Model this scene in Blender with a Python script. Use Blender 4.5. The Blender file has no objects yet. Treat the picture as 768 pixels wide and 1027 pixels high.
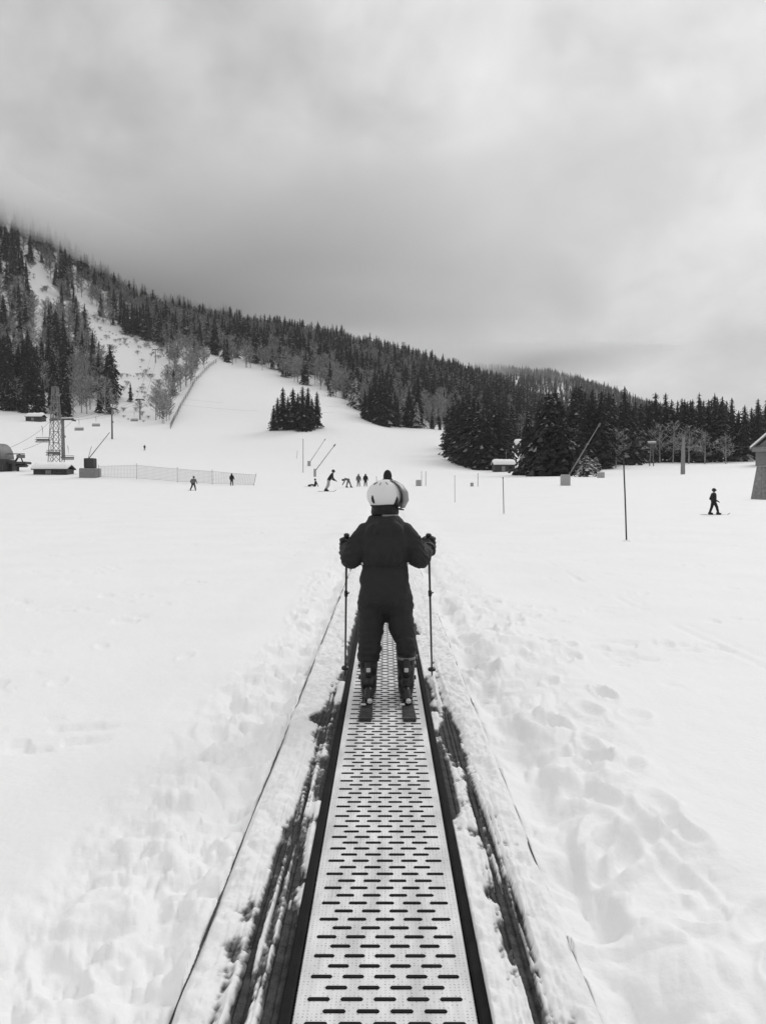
import bpy, math, random
import numpy as np
from mathutils import Vector, Matrix

C = bpy.context.scene.collection
random.seed(7)
RNG = np.random.default_rng(11)
PI = math.pi
F_PX, CX, CY, HOR = 775.0, 384.0, 513.5, 485.0
CAM_H = 1.37
PITCH = math.atan((CY - HOR) / F_PX)
YAWPX = 386.0

# ------------------------------------------------------------------ numbers
def _hash(ix, iy, iz, seed):
    h = (ix.astype(np.int64) * 374761393 + iy.astype(np.int64) * 668265263 + iz.astype(np.int64) * 2147483647 + seed * 144665) & 0xFFFFFFFF
    h = ((h ^ (h >> 13)) * 1274126177) & 0xFFFFFFFF
    h = ((h ^ (h >> 15)) * 2246822519) & 0xFFFFFFFF
    h = h ^ (h >> 16)
    return (h & 0xFFFFFF) / float(0xFFFFFF) * 2.0 - 1.0

def vnoise(x, y, z=None, seed=0):
    x = np.asarray(x, float); y = np.asarray(y, float)
    z = np.zeros_like(x) if z is None else np.asarray(z, float)
    ix, iy, iz = np.floor(x), np.floor(y), np.floor(z)
    fx, fy, fz = x - ix, y - iy, z - iz
    fx = fx * fx * fx * (fx * (fx * 6 - 15) + 10); fy = fy * fy * fy * (fy * (fy * 6 - 15) + 10); fz = fz * fz * fz * (fz * (fz * 6 - 15) + 10)
    r = 0
    for dx in (0, 1):
        for dy in (0, 1):
            for dz in (0, 1):
                w = (fx if dx else 1 - fx) * (fy if dy else 1 - fy) * (fz if dz else 1 - fz)
                r = r + w * _hash(ix + dx, iy + dy, iz + dz, seed)
    return r

def fbm(x, y, z=None, oct=4, seed=0, gain=.5):
    a, s, f = 1.0, 0.0, 1.0
    for o in range(oct):
        s = s + a * vnoise(np.asarray(x) * f + o * 17.3, np.asarray(y) * f - o * 9.1, None if z is None else np.asarray(z) * f, seed + o)
        a *= gain; f *= 2.03
    return s

def sstep(a, b, x):
    t = np.clip((np.asarray(x, float) - a) / (b - a), 0, 1)
    return t * t * (3 - 2 * t)

def at(px, py, d):
    """the point at horizontal depth d seen at photo pixel px, py"""
    a, b = (px - YAWPX) / F_PX, (CY - py) / F_PX
    dy = math.cos(PITCH) + b * math.sin(PITCH)
    dz = -math.sin(PITCH) + b * math.cos(PITCH)
    return Vector((a / dy * d, d, CAM_H + dz / dy * d))

def proj(p):
    c, s = math.cos(PITCH), math.sin(PITCH)
    zc = p[1] * c - (p[2] - CAM_H) * s
    yc = p[1] * s + (p[2] - CAM_H) * c
    return YAWPX + F_PX * p[0] / zc, CY - F_PX * yc / zc

# ------------------------------------------------------------------ materials
def mat(name, col, rough=.7, bump=None, var=None, spec=.3, metal=0.0, stretch=None):
    """bump=(scale, strength, distance); var=(scale, other colour, contrast)"""
    m = bpy.data.materials.new(name); m.use_nodes = True
    nt = m.node_tree; N = nt.nodes; L = nt.links
    b = N['Principled BSDF']
    g = lambda c: (c, c, c, 1) if not isinstance(c, tuple) else (*c, 1)
    b.inputs['Base Color'].default_value = g(col)
    b.inputs['Roughness'].default_value = rough
    b.inputs['Specular IOR Level'].default_value = spec
    b.inputs['Metallic'].default_value = metal
    tc = N.new('ShaderNodeTexCoord')
    if var:
        n = N.new('ShaderNodeTexNoise'); n.inputs['Scale'].default_value = var[0]; n.inputs['Detail'].default_value = 5
        r = N.new('ShaderNodeValToRGB'); r.color_ramp.elements[0].position = .5 - var[2]; r.color_ramp.elements[1].position = .5 + var[2]
        r.color_ramp.elements[0].color = g(col); r.color_ramp.elements[1].color = g(var[1])
        if stretch:
            mp = N.new('ShaderNodeMapping'); mp.inputs['Scale'].default_value = stretch
            L.new(tc.outputs['Object'], mp.inputs['Vector']); L.new(mp.outputs['Vector'], n.inputs['Vector'])
        else: L.new(tc.outputs['Object'], n.inputs['Vector'])
        L.new(n.outputs['Fac'], r.inputs['Fac']); L.new(r.outputs['Color'], b.inputs['Base Color'])
    if bump:
        n = N.new('ShaderNodeTexNoise'); n.inputs['Scale'].default_value = bump[0]; n.inputs['Detail'].default_value = 6
        bp = N.new('ShaderNodeBump'); bp.inputs['Strength'].default_value = bump[1]; bp.inputs['Distance'].default_value = bump[2]
        L.new(tc.outputs['Object'], n.inputs['Vector']); L.new(n.outputs['Fac'], bp.inputs['Height']); L.new(bp.outputs['Normal'], b.inputs['Normal'])
    return m

M = {}
M['snow'] = mat('snow', .86, .75, bump=(26, .32, .02), var=(.6, .90, .25), spec=.15)
M['packed'] = mat('packed_snow', .87, .75, bump=(45, .4, .012), var=(22, .79, .22), spec=.15)
M['snowcap'] = mat('roof_snow', .86, .8, spec=.1)
M['needles'] = mat('needles', .018, .85, var=(3, .035, .2), spec=.1)
M['hoar'] = mat('hoar_frosted_needles', .24, .9, spec=.1)
M['rime'] = mat('rime_on_needles', .5, .9, spec=.1)
M['barebark'] = mat('grey_bark', .30, .9, bump=(8, .4, .05), spec=.1)
M['slush'] = mat('dirty_slush', .07, .7, bump=(90, .6, .01), var=(45, .5, .2), spec=.2, stretch=(1, .12, 1))
M['pylon'] = mat('pylon_steel', .2, .6, spec=.2)
M['needles_mid'] = mat('needles_grey', .055, .85, spec=.1)
M['frost'] = mat('frosted_twigs', .42, .9, spec=.1)
M['twig'] = mat('twigs', .14, .9, spec=.1)
M['bark'] = mat('bark', .06, .9, bump=(8, .4, .05), spec=.1)
M['rubber'] = mat('black_rubber', .010, .8, bump=(120, .25, .004), var=(9, .016, .2), spec=.12)
M['wetmat'] = mat('wet_board', .014, .6, bump=(60, .6, .01), var=(22, .06, .2), spec=.2)
M['suit'] = mat('suit_cloth', .021, .75, bump=(420, .12, .002), var=(5, .026, .2), spec=.22)
M['suit_trim'] = mat('suit_trim', .008, .6)
M['glove'] = mat('glove_leather', .009, .55, bump=(160, .2, .002))
M['helmet'] = mat('helmet_shell', .70, .32, spec=.5)
M['greyplastic'] = mat('grey_plastic', .17, .4, spec=.5)
M['blackplastic'] = mat('black_plastic', .012, .4, spec=.4)
M['boot'] = mat('boot_shell', .011, .5, bump=(20, .2, .01), var=(24, .05, .10), spec=.16)
M['lightplastic'] = mat('pale_plastic', .5, .4)
M['skitop'] = mat('ski_top', .013, .55, var=(30, .07, .2), spec=.2)
M['metal'] = mat('grey_metal', .13, .5, metal=.3, var=(2, .18, .2))
M['darkmetal'] = mat('dark_metal', .035, .55, var=(2, .06, .2))
M['darkwood'] = mat('dark_wood', .035, .8, bump=(4, .4, .03), var=(2, .06, .2))
M['greywood'] = mat('weathered_wood', .15, .85, bump=(9, .5, .02), var=(6, .27, .2))
M['pole'] = mat('pole_paint', .045, .6)
M['palepole'] = mat('galvanised_pole', .22, .5, metal=.2)
M['netting'] = mat('pale_netting', .42, .7)
M['glass'] = mat('dark_glass', .02, .15, spec=.5)
M['jacket_dark'] = mat('dark_jacket', .014, .8)
M['jacket_grey'] = mat('grey_jacket', .12, .8)
M['trousers_grey'] = mat('pale_trousers', .32, .8)
M['skin'] = mat('skin', .4, .6)
M['pad'] = mat('padding', .33, .8, bump=(3, .3, .05))
M['rock'] = mat('rock', .05, .9, bump=(2, .5, .2))

def wet_snow(m):
    nt = m.node_tree; N = nt.nodes; L = nt.links; b = N['Principled BSDF']
    src = b.inputs['Base Color'].links[0].from_socket
    at_ = N.new('ShaderNodeAttribute'); at_.attribute_name = 'wet'
    tc = N.new('ShaderNodeTexCoord'); mp = N.new('ShaderNodeMapping'); mp.inputs['Scale'].default_value = (1, .15, 1)
    n = N.new('ShaderNodeTexNoise'); n.inputs['Scale'].default_value = 90; n.inputs['Detail'].default_value = 4
    L.new(tc.outputs['Object'], mp.inputs['Vector']); L.new(mp.outputs['Vector'], n.inputs['Vector'])
    r = N.new('ShaderNodeValToRGB'); r.color_ramp.elements[0].position = .35; r.color_ramp.elements[1].position = .7
    r.color_ramp.elements[0].color = (.03, .03, .03, 1); r.color_ramp.elements[1].color = (.22, .22, .22, 1)
    mx = N.new('ShaderNodeMix'); mx.data_type = 'RGBA'
    L.new(n.outputs['Fac'], r.inputs['Fac']); L.new(at_.outputs['Fac'], mx.inputs[0]); L.new(src, mx.inputs[6]); L.new(r.outputs['Color'], mx.inputs[7]); L.new(mx.outputs[2], b.inputs['Base Color'])
wet_snow(M['packed'])

def belt_material():
    m = mat('belt_surface', .62, .7, spec=.15)
    nt = m.node_tree; N = nt.nodes; L = nt.links; b = N['Principled BSDF']
    tc = N.new('ShaderNodeTexCoord')
    mp = N.new('ShaderNodeMapping'); mp.inputs['Scale'].default_value = (85, 85, 85)
    mp2 = N.new('ShaderNodeMapping'); mp2.inputs['Scale'].default_value = (2.2, .45, 1)
    v = N.new('ShaderNodeTexVoronoi'); v.inputs['Scale'].default_value = 1; v.inputs['Randomness'].default_value = .12
    r = N.new('ShaderNodeValToRGB'); r.color_ramp.elements[0].position = .18; r.color_ramp.elements[1].position = .36
    r.color_ramp.elements[0].color = (.2, .2, .2, 1); r.color_ramp.elements[1].color = (1, 1, 1, 1)
    n = N.new('ShaderNodeTexNoise'); n.inputs['Scale'].default_value = 7; n.inputs['Detail'].default_value = 8
    r2 = N.new('ShaderNodeValToRGB'); r2.color_ramp.elements[0].position = .35; r2.color_ramp.elements[1].position = .65
    r2.color_ramp.elements[0].color = (.60, .60, .60, 1); r2.color_ramp.elements[1].color = (.84, .84, .84, 1)
    mx = N.new('ShaderNodeMix'); mx.data_type = 'RGBA'; mx.blend_type = 'MULTIPLY'; mx.inputs[0].default_value = 1
    L.new(tc.outputs['Object'], mp.inputs['Vector']); L.new(mp.outputs['Vector'], v.inputs['Vector']); L.new(v.outputs['Distance'], r.inputs['Fac'])
    L.new(tc.outputs['Object'], mp2.inputs['Vector']); L.new(mp2.outputs['Vector'], n.inputs['Vector']); L.new(n.outputs['Fac'], r2.inputs['Fac'])
    L.new(r2.outputs['Color'], mx.inputs[6]); L.new(r.outputs['Color'], mx.inputs[7]); L.new(mx.outputs[2], b.inputs['Base Color'])
    return m
M['belt'] = belt_material()

# ------------------------------------------------------------------ mesh helpers
class MB:
    def __init__(s): s.v, s.f, s.m = [], [], []
    def add(s, vs, fs, mi=0):
        o = len(s.v); s.v += [tuple(v) for v in vs]; s.f += [tuple(i + o for i in f) for f in fs]; s.m += [mi] * len(fs); return s
    def box(s, x0, x1, y0, y1, z0, z1, mi=0):
        return s.add([(x0, y0, z0), (x1, y0, z0), (x1, y1, z0), (x0, y1, z0), (x0, y0, z1), (x1, y0, z1), (x1, y1, z1), (x0, y1, z1)],
                     [(0, 3, 2, 1), (4, 5, 6, 7), (0, 1, 5, 4), (1, 2, 6, 5), (2, 3, 7, 6), (3, 0, 4, 7)], mi)
    def cbox(s, x0, x1, y0, y1, z0, z1, c=.01, mi=0):
        """box with chamfered edges"""
        c = min(c, (x1 - x0) * .45, (y1 - y0) * .45, (z1 - z0) * .45)
        rings = []
        for z, k in ((z0, c), (z0 + c, 0), (z1 - c, 0), (z1, c)):
            X0, X1, Y0, Y1 = x0 + k, x1 - k, y0 + k, y1 - k
            rings.append([(X0 + c, Y0, z), (X1 - c, Y0, z), (X1, Y0 + c, z), (X1, Y1 - c, z), (X1 - c, Y1, z), (X0 + c, Y1, z), (X0, Y1 - c, z), (X0, Y0 + c, z)])
        return s.rings(rings, mi)
    def rings(s, rings, mi=0, cap=True):
        n = len(rings[0]); vs = [p for r in rings for p in r]; fs = []
        for i in range(len(rings) - 1):
            for j in range(n):
                fs.append((i * n + j, i * n + (j + 1) % n, (i + 1) * n + (j + 1) % n, (i + 1) * n + j))
        if cap:
            fs.append(tuple(range(n))[::-1]); fs.append(tuple((len(rings) - 1) * n + j for j in range(n)))
        return s.add(vs, fs, mi)
    def tube(s, pts, rad, n=8, mi=0):
        pts = [Vector(p) for p in pts]
        if not isinstance(rad, (list, tuple)): rad = [rad] * len(pts)
        rings = []
        up = Vector((0, 0, 1)); t0 = (pts[1] - pts[0]).normalized()
        if abs(t0.z) > .9: up = Vector((0, 1, 0))
        for i, p in enumerate(pts):
            t = (pts[min(i + 1, len(pts) - 1)] - pts[max(i - 1, 0)]).normalized()
            a = t.cross(up).normalized(); b = a.cross(t).normalized()
            rings.append([p + (a * math.cos(2 * PI * k / n) - b * math.sin(2 * PI * k / n)) * rad[i] for k in range(n)])
        return s.rings(rings, mi)
    def cap(s, p0, p1, r0, r1, n=12, mi=0, fx=1.0):
        """tapered capsule"""
        p0, p1 = Vector(p0), Vector(p1); t = (p1 - p0)
        if t.length < 1e-6: t = Vector((0, 0, 1e-4)); p1 = p0 + t
        t.normalize()
        pts, rad = [], []
        for k in range(5):
            a = PI / 2 * (1 - k / 4.0); pts.append(p0 - t * r0 * math.sin(a)); rad.append(max(r0 * math.cos(a), r0 * .02))
        for k in range(5):
            a = PI / 2 * k / 4.0; pts.append(p1 + t * r1 * math.sin(a)); rad.append(max(r1 * math.cos(a), r1 * .02))
        up = Vector((0, 1, 0)) if abs(t.z) > .9 else Vector((0, 0, 1))
        a_ = t.cross(up).normalized(); b_ = a_.cross(t).normalized()
        return s.rings([[p + (a_ * math.cos(2 * PI * k / n) - b_ * math.sin(2 * PI * k / n)) * r for k in range(n)] for p, r in zip(pts, rad)], mi)
    def loft(s, secs, n=24, mi=0, e=2.3):
        """secs: (cx, cy, z, rx, ry)"""
        rings = []
        for cx, cy, z, rx, ry in secs:
            r = []
            for k in range(n):
                a = 2 * PI * k / n; c, q = math.cos(a), math.sin(a)
                r.append((cx + rx * math.copysign(abs(c) ** (2 / e), c), cy + ry * math.copysign(abs(q) ** (2 / e), q), z))
            rings.append(r)
        return s.rings(rings, mi)
    def ell(s, c, r, nu=20, nv=12, mi=0, R=None, v0=0.0, v1=1.0):
        rings = []
        for i in range(nv + 1):
            th = -PI / 2 + PI * (v0 + (v1 - v0) * i / nv); th = max(-PI / 2 + .02, min(PI / 2 - .02, th))
            ring = []
            for k in range(nu):
                a = 2 * PI * k / nu
                p = Vector((r[0] * math.cos(th) * math.cos(a), r[1] * math.cos(th) * math.sin(a), r[2] * math.sin(th)))
                if R: p = R @ p
                ring.append(p + Vector(c))
            rings.append(ring)
        return s.rings(rings, mi)
    def mesh(s, name, mats, smooth=False):
        me = bpy.data.meshes.new(name); me.from_pydata(s.v, [], s.f)
        for m in (mats if isinstance(mats, (list, tuple)) else [mats]): me.materials.append(m)
        me.polygons.foreach_set('material_index', s.m)
        if smooth: me.polygons.foreach_set('use_smooth', [True] * len(s.f))
        me.update(); return me
    def build(s, name, mats, parent=None, smooth=False):
        return link(name, s.mesh(name, mats, smooth), parent)

def link(name, me, parent=None):
    o = bpy.data.objects.new(name, me); C.objects.link(o)
    if parent is not None: o.parent = parent
    return o

def np_mesh(name, V, F, mats, mi=None, smooth=True):
    V = np.asarray(V, np.float32); F = np.asarray(F, np.int32)
    me = bpy.data.meshes.new(name); k = F.shape[1]
    me.vertices.add(len(V)); me.vertices.foreach_set('co', V.ravel())
    me.loops.add(F.size); me.loops.foreach_set('vertex_index', F.ravel())
    me.polygons.add(len(F)); me.polygons.foreach_set('loop_start', np.arange(0, F.size, k, dtype=np.int32))
    for m in mats: me.materials.append(m)
    if mi is not None: me.polygons.foreach_set('material_index', np.asarray(mi, np.int32))
    me.polygons.foreach_set('use_smooth', np.full(len(F), smooth))
    me.update(calc_edges=True); me.validate(); return me

def tag(o, label=None, cat=None, group=None, kind=None):
    if label: o['label'] = label
    if cat: o['category'] = cat
    if group: o['group'] = group
    if kind: o['kind'] = kind
    return o

def empty(name, loc, label, cat, group=None, rz=0, sc=1.0):
    o = bpy.data.objects.new(name, None); C.objects.link(o)
    o.empty_display_size = .2
    o.location = loc; o.rotation_euler = (0, 0, rz); o.scale = (sc, sc, sc)
    return tag(o, label, cat, group)

def fused(mb, voxel, mats, name, smooth_it=2):
    """one continuous surface out of overlapping volumes"""
    o = link('work', mb.mesh('work', mats))
    r = o.modifiers.new('r', 'REMESH'); r.mode = 'VOXEL'; r.voxel_size = voxel; r.use_smooth_shade = True
    sm = o.modifiers.new('s', 'SMOOTH'); sm.factor = .5; sm.iterations = smooth_it
    dg = bpy.context.evaluated_depsgraph_get()
    me = bpy.data.meshes.new_from_object(o.evaluated_get(dg)); me.name = name
    old = o.data; bpy.data.objects.remove(o); bpy.data.meshes.remove(old)
    me.materials.clear()
    for m in (mats if isinstance(mats, (list, tuple)) else [mats]): me.materials.append(m)
    me.polygons.foreach_set('use_smooth', [True] * len(me.polygons))
    return me

# ------------------------------------------------------------------ terrain
near = [(0, 0), (28, 0), (45, .2), (60, .45), (80, .8), (95, 1.15)]
cols = {
 -250: [(110,474),(160,455),(220,422),(300,385),(400,335),(550,240),(700,120),(900,110),(1500,200),(2500,330)],
 -100: [(110,474),(160,462),(220,437),(300,403),(400,355),(550,275),(690,168),(900,170),(1500,260),(2500,350)],
 0:    [(110,475),(160,466),(220,448),(300,413),(400,372),(550,300),(690,208),(800,214),(1000,270),(1500,350),(2500,420)],
 50:   [(110,475),(160,467),(220,450),(300,416),(400,376),(550,315),(700,238),(800,241),(1000,290),(1500,360),(2500,430)],
 100:  [(110,476),(160,468),(220,452),(300,420),(400,382),(550,330),(700,286),(780,278),(1000,302),(1500,370),(2500,430)],
 150:  [(110,477),(160,470),(220,455),(300,425),(400,392),(550,346),(700,318),(850,306),(1000,315),(1500,372),(2500,430)],
 190:  [(110,478),(160,472),(220,458),(300,425),(400,380),(480,352),(700,330),(900,316),(1050,318),(1250,287),(1500,330),(2500,430)],
 220:  [(110,478),(160,473),(220,460),(300,426),(400,383),(470,361),(700,341),(900,323),(1050,325),(1250,297),(1500,345),(2500,430)],
 260:  [(110,479),(160,474),(220,461),(300,427),(400,386),(450,370),(700,350),(900,332),(1050,335),(1250,318),(1500,370),(2500,430)],
 300:  [(110,479),(160,475),(220,461),(280,431),(350,405),(430,384),(700,358),(900,336),(1200,360),(1500,390),(2500,430)],
 340:  [(110,480),(160,476),(220,462),(280,436),(340,412),(392,397),(600,374),(900,342),(1200,370),(1500,390),(2500,430)],
 370:  [(110,480),(160,476),(220,463),(280,441),(345,420),(400,410),(600,384),(900,353),(1200,375),(1500,390),(2500,425)],
 400:  [(110,481),(160,477),(220,465),(280,447),(345,429),(400,420),(600,393),(900,359),(1200,380),(1500,390),(2500,420)],
 440:  [(110,481),(160,477),(220,467),(280,453),(345,431),(400,425),(600,401),(900,374),(1200,390),(1900,377),(2500,410)],
 480:  [(110,481),(160,478),(220,472),(280,462),(340,447),(400,436),(600,410),(900,388),(1200,394),(1900,371),(2500,400)],
 520:  [(110,481),(160,477),(220,471),(300,461),(400,446),(600,424),(900,404),(1200,405),(1900,373),(2500,400)],
 560:  [(110,481),(160,476),(220,470),(300,463),(400,455),(600,442),(900,424),(1200,416),(1900,377),(2500,400)],
 600:  [(110,481),(160,476),(220,468),(300,463),(400,457),(600,447),(900,430),(1200,415),(1900,390),(2500,410)],
 650:  [(110,480),(160,475),(220,467),(300,462),(400,457),(600,450),(900,440),(1200,430),(1900,409),(2500,420)],
 700:  [(110,479),(160,473),(220,466),(300,461),(600,452),(1200,442),(1900,428),(2500,430)],
 768:  [(110,478),(160,470),(220,463),(300,459),(600,452),(1200,445),(1900,436),(2500,436)],
 1020: [(110,476),(160,466),(220,458),(300,450),(600,435),(1200,420),(1900,410),(2500,415)],
}
UG = np.arange(-250, 1021, 5.0)
LD = np.linspace(0, math.log(2600), 420)          # log depth
_ck = sorted(cols)
_prof = []
for k in _ck:
    ds = [max(d, .5) for d, _ in near]; zs = [z for _, z in near]
    for d, py in cols[k]:
        ds.append(d); zs.append(at(k, py, d).z)
    _prof.append(np.interp(LD, np.log(ds), zs))
_prof = np.array(_prof)
TAB = np.array([[0.0] * len(LD)] * len(UG))
for j in range(len(LD)): TAB[:, j] = np.interp(UG, _ck, _prof[:, j])
def _blur(A, n, axis):
    k = np.hanning(n + 2)[1:-1]; k /= k.sum(); p = n // 2
    pad = [(0, 0), (0, 0)]; pad[axis] = (p, p)
    B = np.pad(A, pad, mode='edge')
    return np.apply_along_axis(lambda r: np.convolve(r, k, 'valid'), axis, B)
TAB = _blur(_blur(TAB, 9, 0), 11, 1)

def terrain_base(x, y):
    x = np.asarray(x, float); y = np.asarray(y, float)
    r = np.hypot(x, y); az = np.arctan2(x, np.maximum(y, -1e9))
    azc = np.clip(az, -.67, .67)
    u = np.clip(YAWPX + F_PX * np.tan(azc), -250, 1020)
    d = np.clip(r * np.cos(azc), 1.0, 2590)
    fu = np.clip((u + 250) / 5.0, 0, len(UG) - 1.001); iu = fu.astype(int); fu = fu - iu
    fd = np.clip(np.log(d) / LD[-1] * (len(LD) - 1), 0, len(LD) - 1.001); idd = fd.astype(int); fd = fd - idd
    z = (TAB[iu, idd] * (1 - fu) + TAB[iu + 1, idd] * fu) * (1 - fd) + (TAB[iu, idd + 1] * (1 - fu) + TAB[iu + 1, idd + 1] * fu) * fd
    w = sstep(.8, 2.2, np.abs(az))
    return z * (1 - w) + w * (sstep(60, 1500, r) * 60)

FOOT = []
for i in range(46):
    yy = random.uniform(1.9, 9.0); xx = random.uniform(.72, 1.55) if i % 5 else random.uniform(-1.0, -.65)
    FOOT.append((xx, yy, random.uniform(.045, .07), random.uniform(.1, .15), random.uniform(-.7, .7), random.uniform(.018, .045)))
for i in range(16):
    FOOT.append((random.uniform(1.6, 3.5), random.uniform(3, 10), .05, .12, random.uniform(-1, 1), random.uniform(.008, .018)))
for i in range(14):
    FOOT.append((random.uniform(-3.2, -1.2), random.uniform(3, 10), .05, .10, random.uniform(-1, 1), random.uniform(.006, .014)))

def terrain(x, y, detail=True):
    x = np.asarray(x, float); y = np.asarray(y, float)
    z = terrain_base(x, y)
    if not detail: return z
    r = np.hypot(x, y)
    far = sstep(60, 250, r)
    z = z + far * fbm(x / 60, y / 60, oct=3, seed=5) * 1.2 * np.clip(r / 500, 0, 1.6)
    z = z + sstep(6, 20, r) * (1 - sstep(60, 120, r)) * fbm(x / 7, y / 9, oct=3, seed=9) * .06
    nr = 1 - sstep(25, 60, r)
    # rough trodden snow either side of the carpet
    wob = .16 * vnoise(y * .55, y * 0 + 3.3, seed=21)
    lb = sstep(-1.20 + wob * 1.6, -.74 + wob, x) * (x < -.4)
    rb = (1 - sstep(.85 + wob, 1.75 + wob * 2, x)) * (x > .4)
    band = np.maximum(lb, rb) * (1 - sstep(14, 30, y) * .6)
    wx, wy = x + .05 * vnoise(x / .2, y / .2, seed=33), y + .05 * vnoise(x / .2, y / .2, seed=34)
    a = np.abs(fbm(wx / .21, wy / .24, oct=2, seed=31)); b = fbm(x / .5, y / .65, oct=2, seed=41); c = np.abs(vnoise(wx / .085, wy / .09, seed=51)); e = np.abs(vnoise(x / .038, y / .042, seed=52))
    clod = sstep(.30, .62, vnoise(wx / .10, wy / .11, seed=61)) * sstep(-.3, .4, vnoise(x / .5, y / .6, seed=63))
    lf = x < 0
    z = z + nr * band * ((.038 + .012 * lf) * (a - .4) + .040 * b + (.016 + .012 * lf) * c + (.007 + .010 * lf) * e + (.022 + .004 * lf) * clod)
    z = z + nr * (.012 * fbm(x / 1.3, y / 1.6, oct=3, seed=71) + .0035 * fbm(x / .16, y / .2, oct=2, seed=72))
    z = z + nr * .028 * sstep(.5, .9, vnoise(x / .9, y / .6, seed=77)) * (-1) * sstep(1.2, 1.7, np.abs(x)) * sstep(.1, .6, vnoise(x / .15, y / .11, seed=78))
    # trench beside the side boards, a bank further out
    ax = np.abs(x)
    z = z + nr * (-.055 * np.exp(-((ax - .66) / .10) ** 2) + .03 * np.exp(-((ax - 1.25) / .35) ** 2))
    z = z + nr * (-.01)
    for fx, fy, w, l, an, dp in FOOT:
        ca, sa = math.cos(an), math.sin(an)
        p = (x - fx) * ca + (y - fy) * sa; q = -(x - fx) * sa + (y - fy) * ca
        e = (p / w) ** 2 + (q / l) ** 2
        m = e < 9
        if m.any(): z = np.where(m, z - dp * np.exp(-e ** 2 * .9) + dp * .45 * np.exp(-((np.sqrt(e) - 1.45) / .3) ** 2), z)
    # an old ski track right of the carpet
    for tx, dp in ((2.88, .016), (3.02, .008)):
        cx = tx + .05 * np.sin(y * .5); g = sstep(-.1, .35, vnoise(y * 1.1, y * 0 + tx, seed=81)) * sstep(5, 6.2, y) * (1 - sstep(13, 15, y))
        z = z - dp * g * np.exp(-((x - cx) / .045) ** 2)
    # the ground drops away under the carpet
    under = (1 - sstep(.525, .548, ax)) * sstep(-3.0, -2.9, y) * (1 - sstep(27.6, 27.9, y))
    return z * (1 - under) + under * np.minimum(z - .15, -.15)

def zt(x, y): return float(terrain(np.array([x]), np.array([y]))[0])

_GD = np.exp(np.linspace(math.log(3), math.log(1500), 1600))
def ground_at(px, py, dmin=3):
    """the place on the snow that shows at photo pixel px, py"""
    d = _GD[_GD >= dmin]
    x = (px - YAWPX) / F_PX * d * (math.cos(PITCH) + (CY - py) / F_PX * 0)
    z = terrain_base(x, d)
    tgt = np.array([at(px, py, q).z for q in (1.0, 2.0)]); s = tgt[1] - tgt[0]
    line = tgt[0] + s * (d - 1)
    k = np.argmax(z >= line)
    p = at(px, py, d[k]); return Vector((p.x, p.y, zt(p.x, p.y)))

def build_ground():
    azf = np.linspace(-.62, .62, 900)
    azb = np.linspace(.62, 2 * PI - .62, 120)[1:-1]
    az = np.concatenate([azf, azb]); r = np.exp(np.linspace(math.log(.25), math.log(2580), 980))
    r = np.concatenate([[.05], r])
    A, R = np.meshgrid(az, r); X = np.sin(A) * R; Y = np.cos(A) * R
    Z = terrain(X.ravel(), Y.ravel())
    V = np.stack([X.ravel(), Y.ravel(), Z], 1)
    n, m = len(r), len(az)
    i, j = np.meshgrid(np.arange(n - 1), np.arange(m), indexing='ij'); j2 = (j + 1) % m
    Fq = np.stack([i * m + j, (i + 1) * m + j, (i + 1) * m + j2, i * m + j2], -1).reshape(-1, 4)[:, ::-1]
    o = link('snow_ground', np_mesh('snow_ground', V, Fq, [M['snow']]))
    tag(o, kind='structure')
build_ground()

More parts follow.
